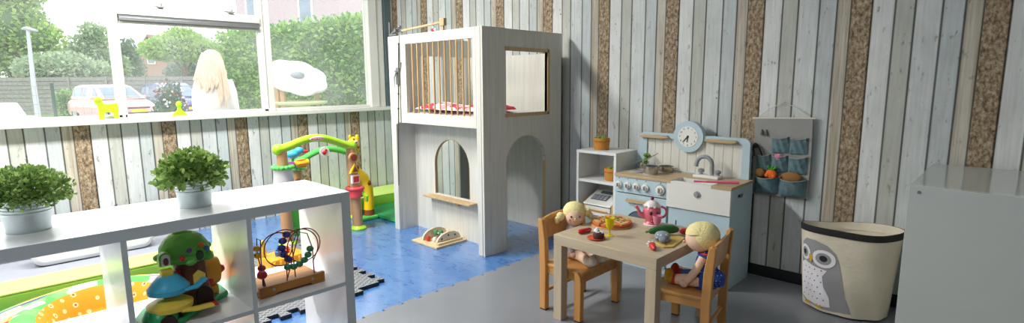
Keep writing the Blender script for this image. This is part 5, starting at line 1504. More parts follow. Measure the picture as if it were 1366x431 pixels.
# ornaments: bird, spinner, disc
b = MB(); b.ell((-4.10, 1.80, .640), (.05, .055, .035), 16); b.ell((-4.07, 1.84, .665), (.03, .035, .028), 14); bd = obj('bird', b, M_tb, t)
b = MB(); b.ell((-4.055, 1.88, .655), (.014, .028, .012), 10); obj('beak', b, M_rd, bd)
b = MB(); b.tube([(-4.10, 1.80, .61), (-4.12, 1.80, .56), (-4.19, 1.84, .55)], .010, 8); obj('perch', b, M_ggreen, bd)
b = MB(); b.cyl((-4.06, 1.745, .555), (-4.06, 1.785, .560), .030); sp_ = obj('spinner_disc', b, M_mag, t)
b = MB(); b.cyl((-4.06, 1.787, .560), (-4.06, 1.90, .570), .026); obj('spinner_drum', b, mat('spinner yellow', (240, 190, 48), .35), sp_)
for i in range(5):
    a = i * 2 * PI / 5; b = MB(); b.ell((-4.06 + .028 * math.cos(a), 1.845, .565 + .028 * math.sin(a)), (.010, .04, .010), 8); obj('spinner_rib', b, mat('spinner orange', (236, 150, 40), .35), sp_)
b = MB(); b.cyl((-4.15, 1.83, .555), (-4.06, 1.84, .563), .008); obj('spinner_axle', b, M_ggreen, sp_)
b = MB(); b.cyl((-4.195, 2.105, .617), (-4.178, 2.105, .617), .042, seg=24); dc = obj('ornament_disc', b, M_kwhite, bb)
b = MB(); b.ell((-4.176, 2.100, .612), (.006, .020, .016), 10); b.ell((-4.176, 2.115, .632), (.006, .012, .012), 10); obj('ladybird', b, M_rd, dc)
# giraffe
b = MB(); b.tube([(-4.08, 2.305, .66), (-4.08, 2.305, .58), (-4.09, 2.30, .50), (-4.09, 2.335, .43), (-4.09, 2.40, .37), (-4.09, 2.44, .28), (-4.09, 2.445, .18), (-4.09, 2.44, .08)], [.030, .034, .040, .046, .046, .042, .042, .045], 18)
b.tube([(-4.09, 2.315, .46), (-4.12, 2.34, .30), (-4.12, 2.355, .09)], [.040, .030, .030], 14)
gf = obj('giraffe', b, M_gy, t)
b = MB(); b.ell((-4.075, 2.315, .685), (.038, .050, .052), 18); b.ell((-4.06, 2.28, .66), (.030, .035, .028), 14); b.ell((-4.08, 2.355, .722), (.012, .018, .022), 10); b.ell((-4.08, 2.285, .735), (.010, .014, .020), 10)
for i in range(6): b.ell((-4.085, 2.355 + .006 * math.sin(i), .735 - .024 * i), (.016, .016, .016), 8)
hd = obj('giraffe_head', b, M_gy, gf)
b = MB(); b.ell((-4.038, 2.318, .690), (.008, .020, .020), 14); e_ = obj('eye', b, M_kwhite, hd)
for y, zz, r in ((2.315, .69, .009), (2.34, .645, .010), (2.30, .72, .007)):
    b = MB(); b.ell((-4.033 if r == .009 else -4.045, y, zz), (.008, r, r), 10); obj('head_spot', b, M_gbr, hd)
for y, zz in ((2.43, .325), (2.32, .475)):
    b = MB(); b.ell((-4.052, y, zz), (.010, .022, .024), 12); obj('coat_spot', b, M_gbr, gf)
b = MB(); b.cyl((-4.09, 2.44, .036), (-4.09, 2.44, .085), .048, .046); obj('hoof', b, M_gbr, gf)
b = MB(); b.cyl((-4.12, 2.355, .036), (-4.12, 2.355, .09), .034); obj('hoof', b, M_gbr, gf)
b = MB(); b.prism(rrect(2.32, 2.495, .001, .035, .012), 'X', -4.17, -4.02, bev=.012); obj('giraffe_foot', b, M_ggreen, gf)

# ------------------------------------------------------------------ lime animal figures on the window sill
M_fig = mat('lime acrylic', (178, 238, 40), .4)
t = thing('window_figure', 'lime green dog figure on the window sill beside the left frame post', 'window figure', (-4.755, .77, .9415))
b = MB()
b.prism([(.715, .942), (.742, .942), (.748, .985), (.775, .992), (.800, .985), (.806, .942), (.830, .942), (.834, 1.03), (.826, 1.055), (.80, 1.05), (.765, 1.045), (.745, 1.055), (.742, 1.085), (.720, 1.098), (.700, 1.086), (.698, 1.060), (.712, 1.045), (.716, 1.0)], 'X', -4.763, -4.747, bev=.003); obj('body', b, M_fig, t)
b = MB(); b.ell((-4.755, .718, 1.078), (.014, .022, .022), 14); obj('head', b, M_fig, t)
t = thing('window_figure', 'lime green sitting figure on the window sill beside the parked dark car', 'window figure', (-4.755, 1.215, .9415))
b = MB(); b.prism([(1.165, .942), (1.275, .942), (1.262, .965), (1.238, .985), (1.230, 1.01), (1.212, 1.01), (1.206, .985), (1.182, .966)], 'X', -4.763, -4.747, bev=.003); obj('body', b, M_fig, t)
b = MB(); b.ell((-4.755, 1.221, 1.030), (.014, .022, .026), 14); obj('head', b, M_fig, t)
# ------------------------------------------------------------------ outdoors
random.seed(21)
M_grass = mat('lawn', (112, 150, 70), .9, var=.2, scale=30)
M_asph = mat('pale paving', (190, 190, 186), .9, var=.05)
GZ = -.30
struct('outside_ground', MB().box(-90, WX - .121, -60, 70, GZ - .2, GZ), M_grass)
struct('terrace_floor', MB().box(-9.0, WX - .122, -8, 9, GZ + .0005, -.10), M_asph)
struct('parking_ground', MB().box(-31.5, -16, -4, 24, GZ + .0005, GZ + .02), M_asph)

# person seen from behind, standing on the terrace
M_pskin = mat('skin', (226, 178, 152), .5, var=.03); M_swt = mat('white knitted sweater', (238, 236, 232), .95, bump=.4, bscale=90)
M_hair = mat('long blond hair', (240, 226, 206), .55, dark=(222, 190, 156), scale=6, stretch=(14, 14, 1)); M_jean = mat('blue jeans', (70, 88, 124), .9); M_shoe = mat('white shoe', (220, 218, 214), .6)
PX, PY, PZ = -6.15, 1.92, -.0995
t = thing('person', 'person with long blond hair in a white sweater standing outside the window', 'person', (PX, PY, PZ))
FW = Vector((-.86, .51, 0)); SD = Vector((.51, .86, 0))     # facing away from the room; SD is the image right
def pp(f, s, z): return Vector((PX, PY, PZ)) + FW * f + SD * s + Vector((0, 0, z))
def loft(b, rows, seg=20, m=0):
    """rows: (f, s, z, rf, rs) ellipses stacked upwards"""
    rings = [[pp(f + rf * math.cos(2 * PI * k / seg), s + rs * math.sin(2 * PI * k / seg), z) for k in range(seg)] for f, s, z, rf, rs in rows]
    vs = [v for r in rings for v in r]; fs = []
    for i in range(len(rows) - 1):
        for k in range(seg): fs.append((i * seg + k, (i + 1) * seg + k, (i + 1) * seg + (k + 1) % seg, i * seg + (k + 1) % seg))
    fs.append(tuple(range(seg))); fs.append(tuple((len(rows) - 1) * seg + k for k in range(seg - 1, -1, -1)))
    b._new(vs, fs, m, True)
b = MB()
loft(b, [(0, 0, .80, .105, .15), (0, 0, .92, .11, .15), (0, 0, 1.05, .095, .128), (.005, 0, 1.2, .10, .14), (0, 0, 1.33, .09, .145), (0, 0, 1.385, .07, .12), (0, 0, 1.42, .052, .065), (.01, 0, 1.50, .05, .052)])
b.ell(pp(.015, 0, 1.575), (.085, .075, .105), 20); b.ell(pp(.03, 0, 1.525), (.062, .058, .062), 16)
b.ell(pp(.108, 0, 1.555), (.014, .012, .020), 10)
for s in (-1, 1):
    b.ell(pp(.0, s * .078, 1.56), (.018, .012, .028), 10)
    b.tube([pp(0, s * .130, 1.36), pp(-.01, s * .165, 1.22), pp(-.005, s * .178, 1.07), pp(.058, s * .170, .94), pp(.115, s * .160, .85)], [.052, .046, .040, .033, .026], 14)
    hb = pp(.125, s * .160, .83); b.ell(hb, (.030, .022, .042), 12)
    for k, (L, w) in enumerate(((.062, -.022), (.072, -.008), (.068, .006), (.054, .019))):
        p0 = pp(.135, s * .158 + w * .8, .80); b.tube([p0, pp(.150, s * .155 + w, .80 - L * .5), pp(.150, s * .150 + w, .80 - L)], [.0095, .009, .0075], 8)
    b.tube([pp(.130, s * .140, .84), pp(.155, s * .125, .81), pp(.165, s * .122, .785)], [.012, .0105, .009], 8)
    b.tube([pp(0, s * .085, .84), pp(.01, s * .09, .48), pp(-.005, s * .09, .10), pp(0, s * .09, .05)], [.088, .060, .042, .040], 16)
    b.tube([pp(-.04, s * .09, .045), pp(.06, s * .095, .04), pp(.16, s * .10, .03)], [.036, .038, .026], 12, flat=(1, .85))
bd = obj('body', b, M_pskin, t)
md = bd.modifiers.new('skin', 'REMESH'); md.mode = 'VOXEL'; md.voxel_size = .007; md.use_smooth_shade = True
ms = bd.modifiers.new('soft', 'SMOOTH'); ms.iterations = 3; ms.factor = .5
b = MB()
loft(b, [(0, 0, .78, .13, .175), (0, 0, .86, .135, .178), (0, 0, 1.02, .12, .158), (0, 0, 1.20, .122, .165), (0, 0, 1.32, .11, .168), (0, 0, 1.385, .085, .138), (0, 0, 1.425, .062, .078)])
for s in (-1, 1): b.tube([pp(0, s * .125, 1.365), pp(-.01, s * .165, 1.23), pp(-.005, s * .178, 1.07), pp(.058, s * .170, .945), pp(.113, s * .160, .865)], [.062, .058, .054, .048, .040], 16)
sw = obj('sweater', b, M_swt, t); md = sw.modifiers.new('knit', 'REMESH'); md.mode = 'VOXEL'; md.voxel_size = .012; md.use_smooth_shade = True
ms = sw.modifiers.new('soft', 'SMOOTH'); ms.iterations = 4; ms.factor = .5
b = MB()
for s in (-1, 1): b.tube([pp(0, s * .080, .83), pp(0, s * .088, .70), pp(.01, s * .092, .48), pp(-.005, s * .092, .09)], [.105, .098, .072, .058], 18)
loft(b, [(0, 0, .76, .12, .18), (0, 0, .85, .118, .178)])
tr = obj('trousers', b, M_jean, t); md = tr.modifiers.new('cloth', 'REMESH'); md.mode = 'VOXEL'; md.voxel_size = .012; md.use_smooth_shade = True
for s in (-1, 1):
    b = MB(); b.tube([pp(-.055, s * .09, .046), pp(-.03, s * .09, .05), pp(.06, s * .095, .047), pp(.15, s * .10, .036), pp(.185, s * .102, .030)], [.030, .046, .046, .036, .02], 14, flat=(1, .95)); obj('shoe', b, M_shoe, t)
# hair: cap plus locks falling on the back
b = MB()
b.ell(pp(-.012, 0, 1.590), (.108, .096, .108), 22)
for i in range(26):
    a = -1.25 + 2.5 * i / 25; s0 = math.sin(a); f0 = -math.cos(a)
    L = random.uniform(.24, .33) if a < .6 else random.uniform(.36, .5); sp = random.uniform(.9, 1.35)
    b.tube([pp(-.01 + f0 * .070, s0 * .075, 1.655), pp(-.01 + f0 * .108, s0 * .102, 1.57), pp(-.012 + f0 * .110, s0 * .118 * sp, 1.45), pp(-.012 + f0 * .135, s0 * .128 * sp + .02 * math.sin(i * 2.1), 1.57 - L * .75), pp(-.010 + f0 * .138, s0 * .118 * sp, 1.57 - L)], [.018, .026, .026, .022, .007], 8)
hr = obj('hair', b, M_hair, t)
for s in (-1, 1):
    b = MB(); b.ell(pp(.092, s * .032, 1.585), .011, 10); obj('eye', b, M_plast, t)
    b = MB(); b.ell(pp(.101, s * .032, 1.585), .005, 8); obj('iris', b, M_dkwin, t)
b = MB(); b.tube([pp(.085, -.022, 1.515), pp(.094, 0, 1.513), pp(.085, .022, 1.515)], [.004, .007, .004], 8); obj('lips', b, mat('lips', (190, 104, 100), .5), t)

t.scale = (.965, .965, .965)

# flower-shaped canopy on wooden posts
M_flow = mat('white canopy', (226, 226, 226), .5); M_pole = wood('wooden pole', (206, 178, 140), (182, 150, 108), 'Z', .7)
cx, cy, TZ_ = -8.43, 3.85, -.10
t = thing('play_canopy', 'white flower shaped play canopy on wooden posts in front of the hedge', 'play canopy', (cx, cy, TZ_))
_n = (Vector((0, 0, 1)) * .80 + Vector((.91, -.41, 0)) * .52 + Vector((.41, .91, 0)) * .20).normalized()
_u = Vector((.41, .91, 0)); _u = (_u - _n * _u.dot(_n)).normalized(); _v = _n.cross(_u)
tilt = Matrix.Translation((cx, cy, 1.27)) @ Matrix((_u, _v, _n)).transposed().to_4x4()
b = MB(); fl = []
for i in range(90):
    a = 2 * PI * i / 90; r = .44 + .045 * abs(math.sin(3.5 * a)); fl.append((r * math.cos(a), r * math.sin(a)))
b.prism(fl, 'Z', -.02, .035, M=tilt, bev=.015); obj('canopy', b, M_flow, t)
b = MB(); b.ell(tilt @ Vector((0, 0, .05)), (.11, .11, .06), 18); obj('dome', b, mat('grey dome', (150, 156, 162), .5), t)
for q in ((.30, .22), (-.22, .20), (-.22, -.26), (-.30, -.20)):
    p = tilt @ Vector((q[0], q[1], -.022)); b = MB(); b.cyl((p.x, p.y, TZ_ + .0005), p, .045, .042, 14); obj('post', b, M_pole, t)
b = MB(); b.lathe([(0, .15), (.42, .15), (.45, .18), (.44, .20), (0, .21)], (cx, cy, .70), 30); b.cyl((cx, cy, TZ_ + .0005), (cx, cy, .86), .18); obj('play_table', b, mat('pale lime top', (206, 216, 160), .6), t)

# timber fence, mesh fence, street lamp
M_fence = wood('weathered grey timber', (150, 150, 144), (122, 122, 118), 'X', .85, 1.0, 12)
def along(A, B, f): return Vector(A) * (1 - f) + Vector(B) * f
M_gapshade = mat('fence gap shade', (92, 92, 88), .9)
t = thing('timber_fence', 'long fence of weathered grey horizontal boards beyond the parked cars', 'fence', (-33, 5, GZ))
A, B = Vector((-37.6, .2, 0)), Vector((-28.6, 9.2, 0)); d = (B - A).normalized(); ang = math.atan2(d.y, d.x); L = (B - A).length
Mf = Matrix.Translation((A.x, A.y, 0)) @ Matrix.Rotation(ang, 4, 'Z')
npan = 7; w = L / npan
for i in range(npan + 1):
    b = MB(); b.box(i * w - .05, i * w + .05, -.05, .05, GZ, 1.56, M=Mf); obj('post', b, M_fence, t)
for i in range(npan):
    b = MB()
    for k in range(9): b.box(i * w + .052, (i + 1) * w - .052, -.015 + .03 * (k % 2), .01 + .03 * (k % 2), GZ + .05 + k * .2, GZ + .228 + k * .2, M=Mf)
    b.box(i * w + .051, (i + 1) * w - .051, .046, .056, GZ + .05, 1.55, m=1, M=Mf)  # dark sheet behind the boards paints the shaded gaps between them
    obj('board_panel', b, [M_fence, M_gapshade], t)
M_dkg = mat('dark green metal', (52, 84, 76), .5); M_lampm = mat('galvanised lamp post', (176, 182, 186), .5, .3)
t = thing('mesh_fence', 'wire mesh fence with dark green posts on the grass', 'fence', (-15.6, 1.7, GZ))
A, B = Vector((-17.6, -.6, 0)), Vector((-13.9, 3.6, 0))
for f in (-.02, .52, 1.0):
    p = along(A, B, f); b = MB(); b.cyl((p.x, p.y, GZ), (p.x, p.y, 1.22), .035, seg=10); obj('post', b, M_dkg, t)
b = MB()
for i in range(36):
    p = along(A, B, i / 35); b.tube([(p.x, p.y, GZ + .05), (p.x, p.y, 1.15)], .002, 4)
for k in range(8): z = GZ + .05 + k * .2; b.tube([(A.x, A.y, z), (B.x, B.y, z)], .002, 4)
obj('wire_mesh', b, mat('wire', (96, 120, 112), .7), t)
t = thing('street_lamp', 'pale street lamp post rising in front of the leafy trees', 'street lamp', (-24.0, 1.97, GZ))
b = MB(); b.tube([(-24.0, 1.97, GZ), (-24.15, 1.98, 1.2), (-24.5, 2.05, 3.02)], [.085, .07, .05], 14); obj('pole', b, M_lampm, t)
b = MB(); b.tube([(-24.6, 1.92, 3.04), (-24.52, 2.04, 3.06), (-24.34, 2.26, 2.99)], [.06, .13, .08], 12, flat=(1, .5)); obj('lamp_head', b, M_lampm, t)

# white stepped box right outside the pane
t = thing('garden_box', 'white stepped plastic box outside the far left window pane', 'garden box', (-8.2, .35, -.1))
b = MB(); Mg = Matrix.Translation((-8.25, .35, 0)) @ Matrix.Rotation(math.radians(44), 4, 'Z')
b.box(-.55, .27, -.2, .2, -.0995, .84, M=Mg, bev=.02); obj('body', b, M_flow, t)
b = MB(); b.prism([(-.55, .8405), (.16, .8405), (.07, .99), (-.55, .99)], 'Y', -.18, .18, M=Mg, bev=.02); obj('lid', b, M_flow, t)

# parked cars
M_tyre = mat('tyre', (40, 40, 42), .8); M_rim = mat('wheel rim', (180, 182, 186), .3, .8); M_cglass = mat('car glass', (120, 142, 160), .08, var=.2, scale=2, spec=.8); M_plate = mat('yellow plate', (246, 196, 40), .5); M_lamp = mat('head lamp', (222, 226, 230), .15); M_bump = mat('dark bumper', (60, 62, 66), .5)
def car(label, loc, rz, paint, Lc=3.9, Wc=1.66, Hc=1.45):
    t = thing('car', label, 'car', (0, 0, 0)); P_ = mat('car paint', paint, .25, var=.02, coat=.5)
    b = MB(); n = 12
    def prof(x):
        """half height section of the body: returns (z_bottom, z_top, half width)"""
        return None
    st = [(-1.95, .30, .62, .70), (-1.90, .26, .80, .78), (-1.5, .22, .90, .82), (-.8, .20, .92, .83), (.2, .20, .92, .83), (.75, .20, .90, .83), (1.35, .22, .80, .81), (1.78, .26, .68, .76), (1.93, .32, .52, .66)]
    rings = []
    for x, zb, zt, hw in st:
        zm = (zb + zt) / 2
        rings.append([(x, -hw * .94, zb), (x, -hw, zm - .05), (x, -hw * .985, zt - .10), (x, -hw * .90, zt), (x, 0, zt + .025), (x, hw * .90, zt), (x, hw * .985, zt - .10), (x, hw, zm - .05), (x, hw * .94, zb), (x, 0, zb - .01)])
    vs = [v for r in rings for v in r]; k = 10; fs = []
    for i in range(len(rings) - 1):
        for q in range(k): fs.append((i * k + q, i * k + (q + 1) % k, (i + 1) * k + (q + 1) % k, (i + 1) * k + q))
    fs += [tuple(range(k - 1, -1, -1)), tuple((len(rings) - 1) * k + q for q in range(k))]
    b._new(vs, fs, 0, True); bmesh.ops.recalc_face_normals(b.bm, faces=b.bm.faces); obj('body', b, P_, t, sharp=50)
    b = MB(); st = [(-1.78, .90, .70), (-1.50, 1.36, .60), (-1.1, Hc - .02, .60), (-.2, Hc, .61), (.25, 1.38, .60), (.98, .895, .70)]
    vs = []
    for x, zt, hw in st: vs += [(x, -hw, zt), (x, hw, zt), (x, -.78, .895), (x, .78, .895)]
    fs = []
    for i in range(len(st) - 1):
        a, c = i * 4, (i + 1) * 4
        fs += [(a, a + 1, c + 1, c), (a, c, c + 2, a + 2), (a + 1, a + 3, c + 3, c + 1)]
    b._new(vs, fs, 0, False); bmesh.ops.recalc_face_normals(b.bm, faces=b.bm.faces); cb = obj('cabin', b, P_, t)
    def pane(nm, pts):
        b = MB(); q = [Vector(p) for p in pts]; nn = (q[1] - q[0]).cross(q[2] - q[0]).normalized()
        c = sum(q, Vector()) / 4
        if nn.dot(c - Vector((-.3, 0, .9))) < 0: nn = -nn
        b._new([p + nn * .004 for p in q] + [p + nn * .012 for p in q], [(0, 1, 2, 3), (7, 6, 5, 4), (0, 4, 5, 1), (1, 5, 6, 2), (2, 6, 7, 3), (3, 7, 4, 0)]); obj(nm, b, M_cglass, cb)
    pane('windscreen', [(.30, -.55, 1.34), (.30, .55, 1.34), (.93, .63, .93), (.93, -.63, .93)])
    pane('rear_window', [(-1.52, -.54, 1.33), (-1.52, .54, 1.33), (-1.74, .62, .96), (-1.74, -.62, .96)])
    for s in (-1, 1):
        pane('side_window', [(-.62, s * .628, 1.36), (.16, s * .622, 1.33), (.66, s * .742, .97), (-.62, s * .745, .97)])
        pane('side_window', [(-1.38, s * .632, 1.32), (-.70, s * .628, 1.36), (-.70, s * .745, .97), (-1.52, s * .735, .97)])
        for x in (-1.25, 1.22):
            b = MB(); b.cyl((x, s * .62, .30), (x, s * .80, .30), .30, seg=26); wl = obj('wheel', b, M_tyre, t)
            b = MB(); b.cyl((x, s * .80, .30), (x, s * .812, .30), .19, seg=20); obj('hub_cap', b, M_rim, wl)
        b = MB(); b.ell((1.80, s * .56, .62), (.10, .17, .075), 14); obj('head_lamp', b, M_lamp, t)
        b = MB(); b.ell((.62, s * .90, .96), (.06, .09, .06), 12); b.cyl((.62, s * .80, .94), (.62, s * .86, .95), .025); obj('wing_mirror', b, P_, t)
    b = MB(); b.box(1.84, 1.965, -.60, .60, .30, .40, bev=.03); obj('front_bumper', b, M_bump, t)
    b = MB(); b.box(1.90, 1.955, -.42, .42, .54, .60, bev=.015); obj('grille', b, M_bump, t)
    b = MB(); b.box(1.966, 1.978, -.26, .26, .40, .51); obj('number_plate', b, M_plate, t)
    t.location = (*loc, GZ + .0205); t.rotation_euler = (0, 0, rz)
    return t
car('pale red parked car with a yellow number plate behind the window post', (-26.4, 4.45), math.radians(14), (224, 172, 168))
car('dark blue parked car half hidden behind the flowering bush', (-27.0, 6.75), math.radians(8), (64, 84, 136), Hc=1.5)

# leafy things
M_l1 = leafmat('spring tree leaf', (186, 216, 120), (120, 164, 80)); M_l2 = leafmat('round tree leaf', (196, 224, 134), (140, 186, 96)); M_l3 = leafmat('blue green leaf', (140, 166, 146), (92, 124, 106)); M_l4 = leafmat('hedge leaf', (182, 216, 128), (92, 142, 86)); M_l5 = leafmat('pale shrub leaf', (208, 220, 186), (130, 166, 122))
M_bark = mat('tree bark', (112, 96, 78), .9, bump=.4, bscale=20)
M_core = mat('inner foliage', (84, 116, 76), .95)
def tree(name, label, cat, x, y, trunk, tr, crown, n, ls, m, group=None, kind_trunk=True):
    """crown: ellipsoids (dx, dy, z, rx, ry, rz) relative to the trunk foot"""
    t = thing(name, label, cat, (x, y, GZ), group)
    b = MB(); b.tube([(x, y, GZ), (x + .03, y, GZ + trunk * .6), (x, y + .03, GZ + trunk)], [tr * 1.3, tr, tr * .7], 12)
    for c in crown[:5]: b.tube([(x, y, GZ + trunk * .8), (x + c[0] * .5, y + c[1] * .5, (GZ + trunk + c[2]) / 2), (x + c[0], y + c[1], c[2])], [tr * .6, tr * .4, tr * .15], 8)
    obj('trunk' if kind_trunk else 'stems', b, M_bark, t)
    vol = [c[3] * c[4] + c[3] * c[5] for c in crown]; tot = sum(vol)
    def P():
        k = random.uniform(0, tot)
        for c, v in zip(crown, vol):
            k -= v
            if k <= 0: break
        while True:
            d = Vector((random.gauss(0, 1), random.gauss(0, 1), random.gauss(0, 1))).normalized()
            break
        f = random.uniform(.72, 1.04)
        return (x + c[0] + d.x * c[3] * f, y + c[1] + d.y * c[4] * f, c[2] + d.z * c[5] * f), d
    fo = leaves('foliage', P, int(n * 1.7), ls * .76, m, t, aspect=.7)
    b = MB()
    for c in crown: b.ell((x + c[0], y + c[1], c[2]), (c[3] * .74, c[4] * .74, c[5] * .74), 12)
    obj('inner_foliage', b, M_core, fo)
    return t
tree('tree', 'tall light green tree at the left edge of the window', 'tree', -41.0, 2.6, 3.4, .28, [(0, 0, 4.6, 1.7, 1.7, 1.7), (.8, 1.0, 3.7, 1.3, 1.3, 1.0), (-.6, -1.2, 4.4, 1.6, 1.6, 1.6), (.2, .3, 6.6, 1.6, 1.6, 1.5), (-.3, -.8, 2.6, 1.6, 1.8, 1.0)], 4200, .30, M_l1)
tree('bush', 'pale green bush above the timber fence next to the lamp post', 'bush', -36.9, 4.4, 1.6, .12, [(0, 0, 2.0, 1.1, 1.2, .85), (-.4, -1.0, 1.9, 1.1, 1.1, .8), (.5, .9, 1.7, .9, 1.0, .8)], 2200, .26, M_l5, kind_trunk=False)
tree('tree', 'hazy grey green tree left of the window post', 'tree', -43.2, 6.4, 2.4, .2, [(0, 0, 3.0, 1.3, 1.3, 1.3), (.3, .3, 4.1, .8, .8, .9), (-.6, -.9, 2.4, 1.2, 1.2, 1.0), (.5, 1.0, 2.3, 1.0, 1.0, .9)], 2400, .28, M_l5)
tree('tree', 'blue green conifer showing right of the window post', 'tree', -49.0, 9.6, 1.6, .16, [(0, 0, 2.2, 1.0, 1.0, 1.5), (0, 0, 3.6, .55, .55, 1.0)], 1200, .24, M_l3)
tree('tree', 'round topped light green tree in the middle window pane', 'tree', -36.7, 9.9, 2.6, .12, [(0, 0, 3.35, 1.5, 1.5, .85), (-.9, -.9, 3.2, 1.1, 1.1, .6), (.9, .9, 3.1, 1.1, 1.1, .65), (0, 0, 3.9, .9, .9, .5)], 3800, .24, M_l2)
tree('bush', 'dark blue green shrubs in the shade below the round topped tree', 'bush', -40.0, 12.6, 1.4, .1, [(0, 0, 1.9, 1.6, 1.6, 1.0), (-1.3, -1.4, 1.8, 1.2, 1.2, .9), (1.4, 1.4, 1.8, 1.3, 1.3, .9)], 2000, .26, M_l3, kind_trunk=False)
# flowering bush on the pavement in front of the dark car
M_fl = patches('flower petals', [(196, 52, 60), (230, 226, 222), (60, 150, 120), (204, 120, 130), (240, 240, 236), (50, 70, 66)], 9, rnd=1.0)
t = tree('flowering_bush', 'bush dotted with red and white flowers in front of the dark car', 'bush', -11.62, 2.82, .5, .04, [(0, 0, .62, .26, .26, .36), (.02, .02, .98, .17, .17, .22), (-.12, -.12, .4, .2, .2, .25)], 900, .07, leafmat('dark bush leaf', (86, 130, 104), (44, 66, 60)), kind_trunk=False)
def PF():
    c = random.choice(((0, 0, .62, .30, .40), (.02, .02, 1.0, .2, .24), (-.12, -.12, .4, .23, .28))); d = Vector((random.gauss(0, 1), random.gauss(0, 1), random.gauss(0, 1))).normalized()
    return (-11.62 + c[0] + d.x * c[3], 2.82 + c[1] + d.y * c[3], c[2] + d.z * c[4]), d
leaves('blossom', PF, 420, .055, M_fl, t, aspect=.9)
# clipped hedges: a box of leaves over a dark core
def hedge(name, label, A, B, z1, depth, n, ls, m, wav=.05):
    A, B = Vector(A), Vector(B); d = (B - A); L = d.length; d.normalize(); nrm = Vector((-d.y, d.x, 0))
    t = thing(name, label, 'hedge', ((A.x + B.x) / 2, (A.y + B.y) / 2, GZ))
    M4 = Matrix.Translation((A.x, A.y, 0)) @ Matrix.Rotation(math.atan2(d.y, d.x), 4, 'Z')
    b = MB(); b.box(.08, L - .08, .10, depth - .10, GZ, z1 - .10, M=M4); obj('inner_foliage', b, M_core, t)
    def P():
        k = random.random()
        if k < .62: u, v, z, nn = random.uniform(0, L), random.gauss(.03, .04), random.uniform(GZ, z1), -nrm
        elif k < .82: u, v, z, nn = random.uniform(0, L), random.uniform(0, depth), z1 + random.gauss(-.04, .05), Vector((0, 0, 1))
        elif k < .91: u, v, z, nn = random.gauss(.03, .04), random.uniform(0, depth), random.uniform(GZ, z1), -d
        else: u, v, z, nn = L - random.gauss(.03, .04), random.uniform(0, depth), random.uniform(GZ, z1), d
        v += wav * math.sin(u * 3.1) * math.sin(z * 4)
        p = A + d * u + nrm * v; return (p.x, p.y, z), nn
    leaves('foliage', P, n, ls, m, t, aspect=.6)
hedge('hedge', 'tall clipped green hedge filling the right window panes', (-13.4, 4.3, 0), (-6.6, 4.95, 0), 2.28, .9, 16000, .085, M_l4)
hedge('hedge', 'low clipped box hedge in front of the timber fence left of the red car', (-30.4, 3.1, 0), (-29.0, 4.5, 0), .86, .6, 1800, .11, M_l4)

# houses behind
M_brick = mat('pale red brick', (176, 142, 136), .9, var=.12, scale=40); M_lav = mat('mauve render', (186, 172, 178), .9); M_tile = mat('brown roof tiles', (150, 116, 108), .8, var=.12, scale=(30)); M_hw = mat('white house trim', (236, 238, 240), .6)
def house(name, label, cx, cy, rz, W, D, H, RH, wins, wall, ridge_x=True):
    t = thing(name, label, 'house', (0, 0, 0))
    b = MB(); b.box(-W / 2, W / 2, 0, D, 0, H)
    if not ridge_x: b.prism([(-W / 2, H), (W / 2, H), (0, H + RH)], 'Y', .02, D - .02)
    obj('wall', b, wall, t)
    b = MB()
    if ridge_x:
        b.prism([(-.35, H - .1), (D / 2, H + RH), (D + .35, H - .1), (D + .35, H + .08), (D / 2, H + RH + .2), (-.35, H + .08)], 'X', -W / 2 - .25, W / 2 + .25)
    else:
        b.prism([(-W / 2 - .3, H - .18), (0, H + RH), (W / 2 + .3, H - .18), (W / 2 + .3, H), (0, H + RH + .18), (-W / 2 - .3, H)], 'Y', -.25, D + .25)
    rf = obj('roof', b, M_tile, t)
    b = MB(); b.box(W * .2, W * .2 + .6, D * .45, D * .45 + .6, H + RH * .5, H + RH + .7); obj('chimney', b, wall, rf)
    for x, z, w, h in wins:
        b = MB(); b.box(x - w / 2, x + w / 2, -.05, .03, z, z + h); f = obj('window', b, M_hw, t)
        b = MB(); b.box(x - w / 2 + .08, x + w / 2 - .08, -.06, -.051, z + .08, z + h - .08); obj('pane', b, M_cglass, f)
    t.location = (cx, cy, GZ); t.rotation_euler = (0, 0, rz)
    return t
R44 = math.radians(44)
house('house', 'large mauve rendered house behind the tall hedge', -25.9, 11.6, R44, 4.9, 6, 6.2, 2.6, [(.85, 4.1, .7, 1.9), (-1.75, 4.0, .5, 2.1), (-.9, 1.2, 1.4, 1.4)], M_lav)
house('house', 'brick house with brown roof tiles between the round topped tree and the hedge', -45.5, 19.6, R44, 6.0, 6, 3.4, 2.2, [(.5, 1.6, .8, 1.2), (2.2, 1.6, .8, 1.2), (-1.6, 1.6, 1.2, 1.2)], M_brick)
house('house', 'small distant brick gable house behind the round topped tree', -56.0, 12.6, R44, 3.6, 5, 3.0, 2.6, [(-.6, .9, .9, 1.2), (.7, .9, .9, 1.2), (0, 3.2, .7, .9)], M_brick, ridge_x=False)
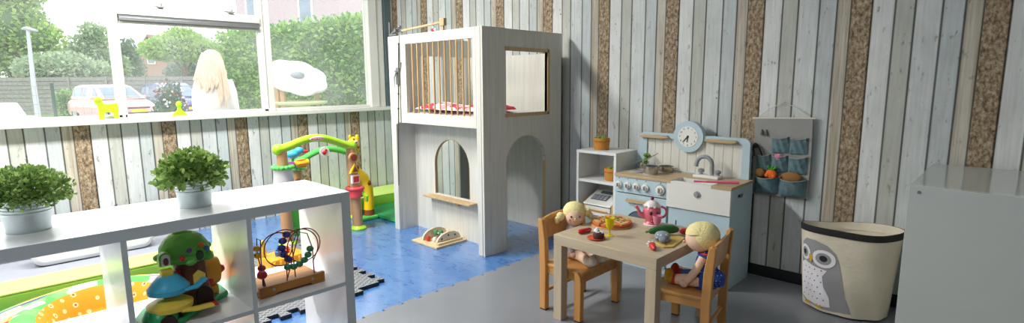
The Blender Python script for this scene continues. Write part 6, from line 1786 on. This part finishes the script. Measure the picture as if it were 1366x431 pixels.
# ------------------------------------------------------------------ light: bright overcast sky, added ceiling lamps out of view
wd = bpy.data.worlds.new('sky'); SC.world = wd; wd.use_nodes = True
nt = wd.node_tree; bg = nt.nodes['Background']
tcw = N(nt, 'ShaderNodeTexCoord'); spw = N(nt, 'ShaderNodeSeparateXYZ'); nt.links.new(tcw.outputs['Generated'], spw.inputs['Vector'])
rw = ramp(nt, [(0.0, (.75, .76, .74)), (.5, (1.0, 1.0, 1.0)), (1.0, (.93, .97, 1.0))])
mw = N(nt, 'ShaderNodeMapRange'); mw.inputs['From Min'].default_value = -1; nt.links.new(spw.outputs['Z'], mw.inputs['Value'])
nt.links.new(mw.outputs['Result'], rw.inputs['Fac']); nt.links.new(rw.outputs['Color'], bg.inputs['Color'])
bg.inputs['Strength'].default_value = SKY
M_lampshell = mat('lamp housing', (235, 235, 232), .5)
def emis(name, rgb, s):
    m, nt, b = _base(name)
    b.inputs['Base Color'].default_value = (*lin(rgb), 1)
    b.inputs['Emission Color'].default_value = (*lin(rgb), 1); b.inputs['Emission Strength'].default_value = s
    return m
M_diff = emis('lamp diffuser', (255, 252, 244), 2.0)
for x, y, w_, p in LAMPS:
    t = thing('added_ceiling_light', 'white ceiling light panel added out of view to brighten the play area', 'ceiling light', (x, y, ZC), 'added ceiling lights')
    b = MB(); b.box(x - .2, x + .2, y - .62, y + .62, ZC - .05, ZC - .001, bev=.006); obj('housing', b, M_lampshell, t)
    b = MB(); b.box(x - .17, x + .17, y - .58, y + .58, ZC - .056, ZC - .0505); obj('diffuser', b, M_diff, t)
    la = bpy.data.lights.new('added_ceiling_lamp', 'AREA'); la.shape = 'RECTANGLE'; la.size = .34; la.size_y = 1.16; la.energy = p; la.color = w_
    lo = bpy.data.objects.new('added_ceiling_lamp', la); link(lo); lo.location = (x, y, ZC - .07)
if SUN:
    sl = bpy.data.lights.new('sun', 'SUN'); sl.energy = SUN[0]; sl.angle = math.radians(SUN[3]); sl.color = (1, .97, .92)
    so = bpy.data.objects.new('sun', sl); link(so)
    so.rotation_euler = Vector((math.cos(SUN[2]) * math.cos(SUN[1]), math.sin(SUN[2]) * math.cos(SUN[1]), math.sin(SUN[1]))).to_track_quat('Z', 'Y').to_euler()
